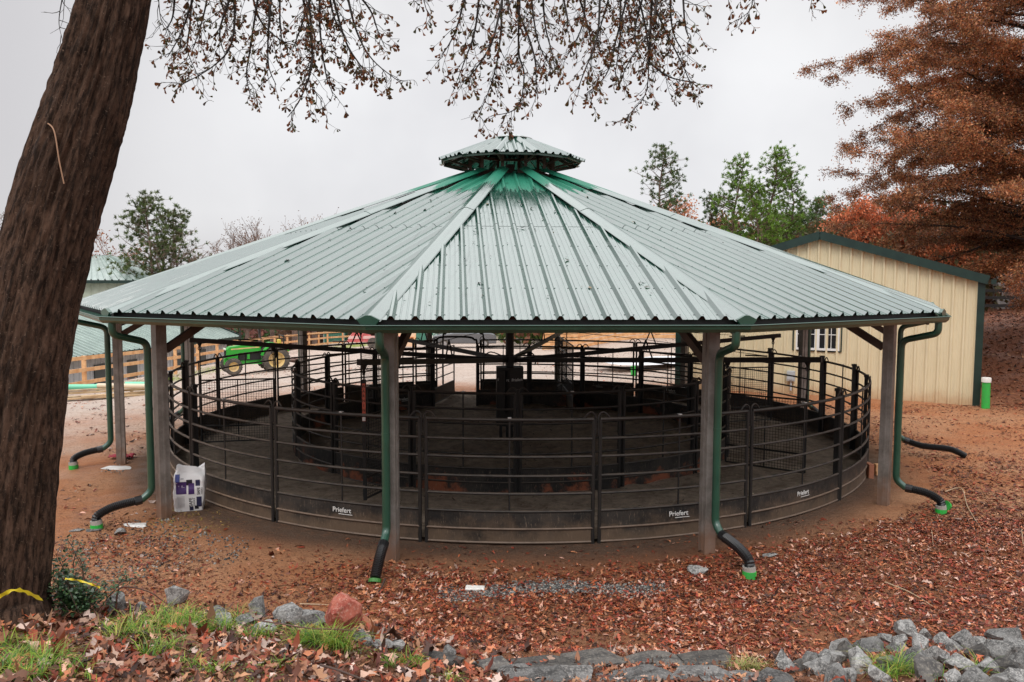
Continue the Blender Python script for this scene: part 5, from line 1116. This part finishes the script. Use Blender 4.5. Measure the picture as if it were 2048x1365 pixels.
# ------------------------------------------------------------------ pines
def pine(px,vtop,y,lab,seed,crown=.6,width=3.2,green=(.055,.105,.028),nb=60,grp='pines beyond the roof',bs=1,ncl=5,dz=0):
    rd=random.Random(seed); t0=at(px,vtop,y); zb=g1(t0.x,t0.y); hh=t0.z-zb; t=thing('pine_tree',lab,'tree',(t0.x,t0.y,zb),0,grp)
    mb=MB(); B=[Vector((.25*math.sin(i*.9+seed),.2*math.cos(i*1.1+seed),hh*i/10)) for i in range(11)]; B[0].z=-.3; mb.tube(B,[.20*hh/14*(1-.085*i) for i in range(11)],9)
    cl=[]
    for i in range(nb):
        f=(i+rd.random())/nb; z=hh*(1-crown)+hh*crown*f*.98; k=min(9,int(z/hh*10)); p=B[k].lerp(B[k+1],z/hh*10-k)
        wd=width*(math.sin(min(1,(1-f)*1.25+.10)*PI*.5)**.8)*rd.uniform(.45,1.05)*(.55+.45*min(1,f*4)); a=rd.uniform(0,6.28); d=Vector((math.cos(a),math.sin(a),rd.uniform(.05,.55)))
        pts=[p]; q=p; dd=d.normalized()
        for j in range(4):
            dd=(dd+Vector((rd.gauss(0,.15),rd.gauss(0,.15),.08))).normalized(); q=q+dd*wd/4; pts.append(q)
            if j>=1:
                for _ in range(ncl if j>1 else 2):
                    o_=Vector((rd.gauss(0,.32),rd.gauss(0,.32),rd.gauss(.1,.2)))*bs; c=q+o_; cl.append((c,(o_+dd*.4+Zw*.3).normalized()))
                    mb.tube([q,c],[.012,.008],3,cap=False)
        mb.tube(pts,[.045,.035,.028,.02,.012],4,cap=False)
    mb.build('trunk',mat('pine_bark',(.10,.065,.05),.9,col2=(.17,.12,.09),vscale=6),t,fix=False)
    n=len(cl); K=20; C=np.array([tuple(c) for c,_ in cl]).repeat(K,0); D=np.array([tuple(d) for _,d in cl]).repeat(K,0)
    r=np.random.default_rng(seed); dr=D*.5+r.normal(0,.6,(n*K,3)); dr/=np.linalg.norm(dr,axis=1,keepdims=True); sd=np.cross(dr,r.normal(0,1,(n*K,3))); sd/=np.linalg.norm(sd,axis=1,keepdims=True)
    ln=(r.uniform(.10,.22,(n*K,1)))*bs; C=C+r.normal(0,.03,C.shape); V=np.stack([C-sd*.021*bs,C+sd*.021*bs,C+dr*ln+sd*.008,C+dr*ln-sd*.008],1).reshape(-1,3)
    Fc=np.arange(n*K*4).reshape(-1,4); base=np.array(green); tn=np.repeat(r.uniform(.55,1.5,(n,1)),K,0)*r.uniform(.75,1.25,(n*K,1)); yl=np.repeat(r.uniform(0,1,(n,1)),K,0)
    cc=base[None]*tn+np.array([.04,.03,.0])*yl*.6; npmesh('foliage',V,Fc,tinted('needles',.6,.25,.35),t,np.repeat(cc,4,0)); return t
pine(295,398,60,'left tree of the pair of dark pines beyond the barn',21,.82,3.4,(.085,.12,.045),72,ncl=4,bs=1.3)
pine(350,420,62,'right tree of the pair of dark pines beyond the barn',22,.82,3.0,(.085,.12,.045),66,ncl=4,bs=1.3)
pine(1328,297,56,'lone open crowned pine standing just right of the roof peak',23,.50,2.1,(.08,.13,.05),46,ncl=3)
pine(1478,318,52,'slim pine on the left of the bright green pine group',24,.62,1.6,(.13,.24,.04),46,ncl=3)
pine(1545,300,52,'tallest pine of the bright green group behind the roof',25,.66,1.9,(.13,.24,.04),58,ncl=3)
pine(1580,345,54,'pine leaning over the right side of the bright green group',26,.62,1.5,(.12,.22,.04),42,ncl=3)
pine(1510,365,50,'short pine in front of the bright green group',27,.8,1.7,(.14,.25,.04),50,ncl=4)
pine(1430,395,55,'low dark pine at the left foot of the bright green group',28,.8,1.5,(.05,.10,.03),40,ncl=4)
pine(1640,400,70,'distant hazy pine right of the bright green group',29,.75,2.0,(.10,.17,.06),50,ncl=4,bs=1.2)
pine(1600,425,72,'round topped distant pine behind the building gable, left one',30,.8,2.2,(.10,.17,.06),50,ncl=4,bs=1.2)
pine(1690,420,74,'round topped distant pine behind the building gable, right one',31,.8,2.4,(.09,.15,.05),50,ncl=4,bs=1.2)
pine(1560,430,60,'low yellow green pine filling the gap behind the roof edge',32,.9,2.2,(.12,.19,.03),50,ncl=4)
# ------------------------------------------------------------------ big rusty tree on the right
def rusty():
    rd=random.Random(5); x0,y0=20.6,29; zb=g1(x0,y0); t=thing('cypress_tree','huge rust brown tree with drooping layered branches filling the upper right','tree',(x0,y0,zb))
    mb=MB(); hh=17; mb.tube([Vector((0,0,-.5)),Vector((0,0,5)),Vector((.1,.1,11)),Vector((0,0,hh))],[.42,.33,.22,.05],14); mb.build('trunk',bark_mat('cypress_bark',(.04,.022,.015),(.11,.07,.05),(.2,.15,.12),10,1.2),t,True)
    mb=MB(); cl=[]
    for i in range(230):
        f=(i+rd.random())/230; z=3.0+f*(hh-3.2); a=rd.uniform(0,6.28)
        wd=rd.uniform(.65,1.08)*(4.6 if f<.06 else 8.6*(1-max(0,f-.75)*1.5)) ; 
        d=Vector((math.cos(a),math.sin(a),rd.uniform(-.05,.75))); q=Vector((0,0,z)); pts=[q]; dd=d.normalized(); ns=11
        for j in range(ns):
            dd=(dd+Vector((rd.gauss(0,.10),rd.gauss(0,.10),rd.gauss(-.035,.07)))).normalized(); q=q+dd*wd/ns; pts.append(q)
            if j>=2:
                for _ in range(6):
                    sdv=(dd*rd.uniform(.2,.9)+Vector((rd.gauss(0,.8),rd.gauss(0,.8),rd.gauss(-.15,.28)))).normalized(); l2=rd.uniform(.4,1.1)*(1.1-.05*j); e=q+sdv*l2; m_=q.lerp(e,.5)+Vector((0,0,.05)); mb.tube([q,m_,e],[.012,.009,.005],3,cap=False)
                    for k in range(6): cl.append(q.lerp(e,.15+.17*k)+Vector((rd.gauss(0,.04),rd.gauss(0,.04),rd.gauss(0,.04))))
        mb.tube(pts,[.07*(1-.09*j) for j in range(ns+1)],5,cap=False)
    mb.build('branches',mat('cypress_branch',(.035,.022,.017),.85),t,fix=False)
    r=np.random.default_rng(3); C=np.array([tuple(c) for c in cl]); keep=r.random(len(C))<.95; C=C[keep]; n=len(C); K=12; print('rust clumps',n)
    tone=np.repeat(.55+1.0*vn(C[:,0]*1.3+C[:,2]*.7,C[:,1]*1.3-C[:,2]*.9,1.0)[:,None],K,0)
    C=C.repeat(K,0)+r.normal(0,.10,(n*K,3)); u=r.normal(0,1,(n*K,3)); u/=np.linalg.norm(u,axis=1,keepdims=True); w_=np.cross(u,r.normal(0,1,(n*K,3))); w_/=np.linalg.norm(w_,axis=1,keepdims=True)
    s=r.uniform(.020,.043,(n*K,1)); V=np.stack([C-u*s*1.3,C+w_*s*.6,C+u*s*1.3,C-w_*s*.6],1).reshape(-1,3)
    base=np.array([[.38,.13,.055],[.27,.09,.038],[.48,.21,.09],[.15,.06,.03],[.30,.16,.065]])[r.integers(0,5,n*K)]*tone*r.uniform(.7,1.35,(n*K,1))
    npmesh('foliage',V,np.arange(n*K*4).reshape(-1,4),tinted('rust_leaf',.5,.4,.3),t,np.repeat(base,4,0))
rusty()
# ------------------------------------------------------------------ distant woods (low mass)
def woods(name,lab,cx_,cy_,lx,ly,h0,n,cols,seed,s=.35):
    r=np.random.default_rng(seed); x=cx_+(r.random(n)-.5)*lx; y=cy_+(r.random(n)-.5)*ly; hmax=h0*(.45+.75*vn(x,y,.22)); z=gz(x,y)+hmax*r.random(n)**.8
    C=np.stack([x,y,z],1)+r.normal(0,.15,(n,3)); u=r.normal(0,1,(n,3)); u/=np.linalg.norm(u,axis=1,keepdims=True); w_=np.cross(u,r.normal(0,1,(n,3))); w_/=np.linalg.norm(w_,axis=1,keepdims=True)
    sz=r.uniform(.5,1.2,(n,1))*s; V=np.stack([C-u*sz,C+w_*sz*.6,C+u*sz,C-w_*sz*.6],1).reshape(-1,3); cc=np.array(cols); idx=(vn(x+50,y,.15)*len(cc)*.999).astype(int)
    tone=(.6+.9*vn(x,z*3+y,.8))[:,None]*r.uniform(.7,1.3,(n,1)); o=npmesh(name,V,np.arange(n*4).reshape(-1,4),tinted('woods_leaf',.6,.2,.3),None,np.repeat(cc[idx]*tone,4,0)); tag(o,lab,'woods',None,'stuff'); return o
woods('distant_woods','mixed green and russet bushes and woods beyond the wooden fence',-26,105,75,26,6.0,30000,[(.20,.08,.06),(.16,.09,.06),(.05,.10,.03),(.24,.10,.08),(.05,.08,.035)],1,.42)
woods('distant_woods','green and brown woods behind the cream building',22,78,44,22,7.5,22000,[(.07,.12,.035),(.12,.16,.04),(.22,.10,.06),(.06,.09,.04)],2,.40)
woods('hillside_brush','brown leafless brush on top of the right bank',30,50,22,16,6.5,26000,[(.09,.05,.03),(.13,.06,.035),(.08,.07,.03),(.18,.08,.04)],3,.22)
woods('far_brush','low green shrubs on the far side of the gravel yard',-2,112,50,14,4.0,26000,[(.06,.11,.03),(.10,.10,.05),(.08,.12,.03)],4,.2)
# thin trunks in the left woods
for i,(px,y,lab) in enumerate(((517,88,'dark forked trunk standing left behind the tractor'),(541,88,'dark forked trunk standing right behind the tractor'),(490,92,'slim trunk seen above the tractor hood'))):
    bare_tree(px,560,y,lab,40+i,(.07,.06,.06),.5,None,'trunks behind the tractor',3)
# grass strip by the fence
# ------------------------------------------------------------------ leaf litter
def leaves(name,lab,x,y,size,cols,seed,lob=True,lift=.009,tilt=.26,zoff=0,zfn=None,curl=.35,cidx=None):
    r=np.random.default_rng(seed); n=len(x); z=(gz(x,y) if zfn is None else zfn(x,y))+zoff+np.abs(r.normal(0,lift,n))
    T=([0,.14,.26,.40,.54,.68,.82,1.0],[.012,.05,.16,.05,.23,.07,.15,.02]) if lob else ([0,.35,.7,1.0],[.02,.18,.20,.03])
    m=len(T[0]); th=r.uniform(0,2*PI,n); nrm=np.stack([r.normal(0,tilt,n),r.normal(0,tilt,n),np.ones(n)],1); nrm/=np.linalg.norm(nrm,axis=1,keepdims=True)
    d=np.stack([np.cos(th),np.sin(th),np.zeros(n)],1); d-=nrm*(d*nrm).sum(1,keepdims=True); d/=np.linalg.norm(d,axis=1,keepdims=True); s=np.cross(nrm,d)
    sz=size*np.clip(np.exp(r.normal(-.1,.38,n)),.4,2.0); cu=r.normal(0,curl,n); fo=r.normal(.1,.35,n); wdt=r.uniform(.75,1.2,n)
    C=np.stack([x,y,z],1); V=np.zeros((n,m,3,3))
    for i,(t,w_) in enumerate(zip(*T)):
        ctr_=C+d*((t-.5)*sz)[:,None]+nrm*((cu*((t-.5)**2)*4-cu*.3)*sz*.5+np.abs(cu)*sz*.1)[:,None]
        wv=(w_*sz*wdt*r.uniform(.8,1.2,n))
        V[:,i,1]=ctr_; up=nrm*(np.abs(fo)*wv)[:,None]; V[:,i,0]=ctr_-s*wv[:,None]+up; V[:,i,2]=ctr_+s*wv[:,None]+up
    b=np.arange(n)[:,None,None]*(m*3); q=[]
    for i in range(m-1):
        for j in range(2): q.append([3*i+j,3*i+j+1,3*i+j+4,3*i+j+3])
    Fc=(b+np.array(q)[None]).reshape(-1,4); cc=np.array(cols)[r.integers(0,len(cols),n) if cidx is None else cidx]*r.uniform(.45,1.3,(n,1))
    o=npmesh(name,V.reshape(-1,3),Fc,tinted('fallen_leaf',.52,.32,.0),None,np.repeat(cc,m*3,0)); return tag(o,lab,'leaves',None,'stuff')
REDS=[(.27,.050,.022),(.20,.038,.018),(.36,.085,.035),(.10,.025,.014),(.42,.15,.07),(.55,.30,.22),(.30,.09,.038),(.24,.04,.025),(.06,.02,.012),(.38,.10,.035),(.13,.03,.016),(.48,.19,.09),(.05,.02,.014),(.30,.055,.03)]
BRWN=[(.24,.10,.05),(.15,.055,.03),(.35,.17,.09),(.07,.03,.018),(.42,.27,.20),(.28,.075,.035),(.18,.07,.035),(.38,.19,.10),(.52,.38,.32),(.10,.035,.02),(.05,.022,.015),(.30,.13,.07)]
DRK=[(.22,.055,.025),(.30,.080,.035),(.09,.03,.018),(.12,.04,.022),(.32,.13,.06),(.42,.22,.12),(.07,.025,.015)]
def scatter(n,x0,x1,y0,y1,dens,seed):
    r=np.random.default_rng(seed); x=r.uniform(x0,x1,n); y=r.uniform(y0,y1,n); k=r.random(n)<dens(x,y); return x[k],y[k]
def rad_(x,y): return np.hypot(x-CX,y-CY)
def d_front(x,y):
    r=rad_(x,y); pat=sm((vn(x,y,1.1)*.6+vn(x,y,3.3)*.4-.30)/.22); base=.42+.58*pat
    clay=sm((vn(x+9,y+4,.55)-.40)/.2)          # bare clay patches
    left=sm((x+3.0)/2.6); base=base*(left+(1-left)*.24*clay)
    mid=1-.55*sm((x+.2)/1.5)*(1-sm((x-3.5)/2))*(y<8.6)*(1-pat)
    ring=sm((r-8.25)/1.15); near=(r>7.85)
    return base*mid*np.where(r<9.4,ring*.75+.06,1)*near*(y>edge_y(x)+.15)
x,y=scatter(125000,-6.5,9.5,6.6,12.5,d_front,11); leaves('leaf_litter','dense carpet of red brown oak leaves in front of the pavilion',x,y,.064,REDS,12,True)
x,y=scatter(8000,-1.8,9,7,12.5,lambda a,b:(rad_(a,b)>8.6)*(b>edge_y(a)+.1)*(.15+.6*sm((vn(a,b,1.3)-.45)/.2)),63); leaves('leaf_litter','larger pale curled oak leaves lying over the red carpet',x,y,.085,[(.52,.28,.20),(.42,.17,.08),(.60,.40,.32),(.34,.08,.04),(.45,.22,.12)],64,True,lift=.015,tilt=.3,curl=.5)
def d_right(x,y):
    r=rad_(x,y); p=sm((vn(x,y,.8)*.55+vn(x,y,2.7)*.45-.36)/.25); far=sm((y-14.2-.28*(x-8))/3.0); return (1-far)*(.45+.55*p)*(r>9.0)+far*(.05+.22*p*sm((vn(x,y,.35)-.4)/.2))*(r>8.4)
x,y=scatter(110000,5.5,19,11,24.5,lambda a,b:d_right(a,b)*((b>12.4)|(a>9.4)),13); leaves('leaf_litter','dark brown leaves covering the ground right of the pavilion',x,y,.064,DRK+REDS[:4],14,False)
x,y=scatter(26000,14.5,32,21,42,lambda a,b:.9*sm((a-14.5)/2),15); leaves('leaf_litter','brown leaves covering the steep right bank',x,y,.11,DRK,16,False)
x,y=scatter(34000,-22,-2.5,10,40,lambda a,b:(rad_(a,b)>8.3)*sm((vn(a,b,.7)*.5+vn(a,b,2.3)*.5-.47)/.2)*np.where(b>20,.35,.6),17); leaves('leaf_litter','scattered dry leaves over the bare clay on the left',x,y,.085,BRWN+REDS,18,False)
x,y=scatter(14000,2,13,26.5,52,lambda a,b:.14*(rad_(a,b)>8.3),19); leaves('leaf_litter','sparse leaves on the far gravel yard',x,y,.09,DRK,20,False)
def d_bank(x,y): return (y<edge_y(x)+.30)*(.35+.45*sm((vn(x,y,1.5)-.3)/.3))
x,y=scatter(26000,-6,6.5,3.2,7.6,d_bank,21); k=np.random.default_rng(2).integers(0,len(BRWN),len(x)); sz=np.where(x<0,.115,.08)*np.random.default_rng(5).uniform(.6,1.2,len(x))
leaves('leaf_litter','large brown oak leaves piled over the near bank',x,y,sz,BRWN+REDS[:6],22,True,lift=.022,tilt=.3,curl=.7)
# leaf bits on the roof
x,y=scatter(90000,-6.5,12,3.6,13.5,lambda a,b:(rad_(a,b)>8.9)*(.35+.65*sm((vn(a,b,1.7)-.3)/.3)),61)
leaves('leaf_litter','fine dark leaf scraps and needles between the larger leaves',x,y,.036,[(.05,.02,.012),(.09,.035,.02),(.16,.05,.025),(.30,.14,.08),(.22,.07,.03)],62,False,lift=.01,tilt=.5,curl=.6)
def zroof(x,y):
    a=np.arctan2(x-CX,-(y-CY)); k=np.round((a-PHI)/(PI/6)); d=rad_(x,y)*np.cos(a-PHI-k*PI/6); return ZE+SL*(RE*math.cos(PI/12)-d)
r_=np.random.default_rng(8); a_=r_.uniform(-1.9,1.9,420)+PHI; d_=r_.uniform(1.8,9.0,420)**1; x=CX+d_*np.sin(a_); y=CY-d_*np.cos(a_); k=rad_(x,y)<8.7; leaves('roof_leaves','tiny leaf bits and twigs stuck on the wet green roof',x[k],y[k],.055,[(.03,.02,.015),(.05,.03,.02),(.2,.14,.06),(.35,.25,.12)],9,False,lift=.004,zfn=zroof,zoff=.012,tilt=.1)
# inside arena debris
x,y=scatter(3000,-5,6,13,26,lambda a,b:(rad_(a,b)<7.2)*1.0,31); leaves('sand_debris','pale straw and wood chips scattered over the arena sand',x,y,.05,[(.45,.36,.26),(.5,.42,.32),(.12,.08,.06)],32,False,zoff=.05)
# ------------------------------------------------------------------ gravel strips
def pebbles(name,lab,x,y,s,seed,cols):
    r=np.random.default_rng(seed); n=len(x); ph=(1+5**.5)/2; ico=np.array([(-1,ph,0),(1,ph,0),(-1,-ph,0),(1,-ph,0),(0,-1,ph),(0,1,ph),(0,-1,-ph),(0,1,-ph),(ph,0,-1),(ph,0,1),(-ph,0,-1),(-ph,0,1)])/1.9
    fc=np.array([(0,11,5),(0,5,1),(0,1,7),(0,7,10),(0,10,11),(1,5,9),(5,11,4),(11,10,2),(10,7,6),(7,1,8),(3,9,4),(3,4,2),(3,2,6),(3,6,8),(3,8,9),(4,9,5),(2,4,11),(6,2,10),(8,6,7),(9,8,1)])
    sc_=s*r.uniform(.5,1.3,(n,1,1))*r.uniform(.6,1.2,(n,1,3)); V=ico[None]*sc_*r.uniform(.75,1.25,(n,12,1)); V+=np.stack([x,y,gz(x,y)+s*.3],1)[:,None]
    Fc=(np.arange(n)[:,None,None]*12+fc[None]).reshape(-1,3); cc=np.array(cols)[r.integers(0,len(cols),n)]*r.uniform(.7,1.3,(n,1)); o=npmesh(name,V.reshape(-1,3),Fc,tinted('pebble',.6,.5),None,np.repeat(cc,12,0)); return tag(o,lab,'gravel',None,'stuff')
r_=np.random.default_rng(77); n=5200; x=r_.uniform(-.75,2.1,n); y=9.55+.05*x+r_.normal(0,.10,n)+.10*np.sin(x*3)*1+.08*(x>.7); k=r_.random(n)<np.clip(.35+.7*np.sin((x+.75)*1.1),0.1,1); GC=[(.05,.05,.048),(.10,.095,.09),(.17,.165,.15),(.035,.036,.035),(.30,.28,.25)]
pebbles('gravel','strip of dark grey gravel showing between leaves in front of the pen',x[k],y[k],.014,5,GC)
x,y=scatter(5200,-9,-3.6,9.5,17,lambda a,b:sm((vn(a,b,.8)-.52)/.15)*(rad_(a,b)>8.4),41); pebbles('gravel','grey gravel patches on the clay left of the posts',x,y,.016,6,GC)
x,y=scatter(3000,-6,6,4,6.9,lambda a,b:sm((vn(a,b,1.8)-.5)/.2)*1.0,43); pebbles('gravel','loose soil crumbs between leaves on the near bank',x,y,.012,7,[(.06,.035,.02),(.1,.06,.04),(.15,.12,.1)])
# ------------------------------------------------------------------ grass
def grass(name,lab,tufts,seed,cols,mt='grass_blade'):
    r=np.random.default_rng(seed); VV=[];CC=[]
    for (x,y,h,nbl,sp_) in tufts:
        n=nbl; bx=x+r.normal(0,sp_,n); by=y+r.normal(0,sp_,n); bz=gz(bx,by)-.01; a=r.uniform(0,2*PI,n); ln=h*r.uniform(.55,1.25,n); be=r.uniform(.35,1.5,n); w_=r.uniform(.0028,.0055,n)
        dx,dy=np.cos(a),np.sin(a); sx,sy=-dy,dx; M_=5; V=np.zeros((n,M_,2,3))
        for i in range(M_):
            t=i/(M_-1); hx=ln*(t*.35+be*.55*t*t); hz=ln*(t*.95-be*.5*t*t*t); ww=w_*(1-.85*t)
            for j,s in enumerate((-1,1)): V[:,i,j,0]=bx+dx*hx+sx*ww*s; V[:,i,j,1]=by+dy*hx+sy*ww*s; V[:,i,j,2]=bz+hz
        VV.append(V.reshape(-1,3)); c=np.array(cols)[r.integers(0,len(cols),n)]*r.uniform(.7,1.3,(n,1)); CC.append(np.repeat(c,M_*2,0))
    V=np.concatenate(VV); n=len(V)//10; q=np.array([[2*i,2*i+1,2*i+3,2*i+2] for i in range(4)]); Fc=(np.arange(n)[:,None,None]*10+q[None]).reshape(-1,4)
    o=npmesh(name,V,Fc,tinted(mt,.45,.4,.35),None,np.concatenate(CC)); return tag(o,lab,'grass',None,'stuff')
GG=[(.11,.25,.02),(.17,.33,.03),(.28,.38,.04),(.06,.15,.02),(.42,.38,.09)]
r_=random.Random(9); tf=[]
for (u,v,h,nb,sp_) in [(235,1280,.14,60,.05),(262,1262,.16,70,.05),(290,1275,.15,70,.06),(320,1250,.16,80,.06),(345,1262,.17,90,.06),(370,1240,.15,80,.06),(395,1255,.16,90,.06),(420,1262,.14,80,.06),(450,1265,.16,90,.05),(475,1240,.13,50,.04),(300,1310,.13,60,.06),(340,1300,.12,50,.06),(210,1265,.12,40,.05),(500,1275,.11,60,.05),(530,1272,.12,60,.05),(600,1278,.14,70,.05),(620,1285,.16,90,.05),(665,1292,.18,120,.05),(690,1298,.18,100,.05),(640,1290,.14,60,.05),
 (20,1290,.11,50,.08),(60,1310,.12,60,.08),(30,1330,.13,80,.07),(90,1335,.14,90,.07),(60,1355,.12,80,.08),(130,1330,.1,40,.08),(160,1350,.1,40,.08),(10,1350,.14,70,.07),(380,1330,.10,40,.06),(430,1340,.09,30,.06),(560,1330,.09,40,.08),(780,1330,.10,40,.05),(820,1325,.12,50,.05),(840,1335,.10,40,.04),(900,1362,.1,30,.04),
 (1740,1335,.16,70,.05),(1795,1345,.20,110,.05),(1770,1355,.16,80,.05),(1870,1358,.12,40,.05),(1830,1350,.14,40,.05),(1960,1350,.18,30,.06)]:
    p=gy(u,v+4,3.4,12); tf.append((p.x,p.y,h*1.45,int(nb*1.0),sp_*.6))
grass('grass_tufts','bright green grass tufts growing along the near stone edge',tf,3,GG)
p=gy(1490,1340); grass('straw_tuft','straw coloured and green tuft between flagstones and rock pile',[(p.x,p.y,.17,130,.035),(p.x-.06,p.y,.15,60,.04),(p.x+.1,p.y+.02,.14,60,.04)],4,[(.5,.4,.18),(.45,.33,.14),(.16,.28,.04),(.2,.3,.05),(.55,.42,.25)])
tf=[]; 
for i in range(150):
    if i<70: x=-15.6+r_.uniform(-.6,.9); y=r_.uniform(34,52)
    else: x=r_.uniform(-15,-11); y=r_.uniform(66,76)
    tf.append((x,y,.22,40,.25))
grass('far_grass','yellow green grass along the foot of the wooden fence',tf,5,[(.25,.36,.04),(.35,.42,.06),(.2,.3,.04)],'far_grass_blade')
# moss
x,y=scatter(9000,-4.6,0,4.0,6.6,lambda a,b:sm((vn(a+3,b,1.6)-.56)/.12),51); r_2=np.random.default_rng(4)
leaves('moss','low yellow green moss cushions among the near leaves',x,y,.022,[(.14,.16,.02),(.2,.2,.03),(.10,.13,.02)],52,False,lift=.012)
x,y=scatter(2600,-5.6,-4.2,11.6,13.8,lambda a,b:.6*np.exp(-((a+5.3)/.6)**2-((b-12.6)/.5)**2)+.5*np.exp(-((a+4.6)/.5)**2-((b-12.0)/.4)**2),53)
leaves('moss','ochre moss around the foot of the left front post',x,y,.03,[(.32,.22,.05),(.26,.2,.05),(.38,.25,.07)],54,False,lift=.006)
# ------------------------------------------------------------------ shrub at the tree foot
def shrub():
    rd=random.Random(3); p=at(150,1215,6.25); z=g1(p.x,p.y); t=thing('shrub','dark green small leaved shrub beside the foot of the big oak','shrub',(p.x,p.y,z)); mb=MB(); V=[];Fl=[];Cc=[]
    for i in range(34):
        a=rd.uniform(0,6.28); hgt=rd.uniform(.15,.52) if i>6 else rd.uniform(.42,.62); q=Vector((rd.gauss(0,.12),rd.gauss(0,.08),0)); d=Vector((math.cos(a)*.5,math.sin(a)*.4,1)).normalized(); pts=[q]; 
        for k in range(8):
            d=(d+Vector((rd.gauss(0,.16),rd.gauss(0,.12),rd.gauss(0,.1)))).normalized(); q=q+d*hgt/8; pts.append(q)
            if k>1:
                for _ in range(13):
                    c=q+Vector((rd.gauss(0,.035),rd.gauss(0,.035),rd.gauss(0,.025))); u=Vector((rd.gauss(0,1),rd.gauss(0,1),rd.gauss(0,.5))).normalized(); w_=u.cross(Vector((rd.gauss(0,.4),rd.gauss(0,.4),1))).normalized(); s=rd.uniform(.010,.019); b=len(V)
                    V+= [c-u*s,c-u*s*.2+w_*s*.62,c+u*s*.6+w_*s*.5,c+u*s*1.1,c+u*s*.6-w_*s*.5,c-u*s*.2-w_*s*.62]; Fl+= [(b,b+1,b+2,b+3),(b,b+3,b+4,b+5)]; cc=rd.choice([(.025,.06,.022),(.035,.085,.03),(.018,.045,.018),(.06,.11,.035)]); Cc+= [cc]*6
        mb.tube(pts,[.004]*9,4,cap=False)
    mb.build('stems',mat('shrub_stem',(.06,.035,.025),.7),t,fix=False); npmesh('foliage',np.array([tuple(v) for v in V]),np.array(Fl),tinted('shrub_leaf',.35,.5,.15),t,np.array(Cc))
shrub()
print('objects',len(bpy.data.objects))
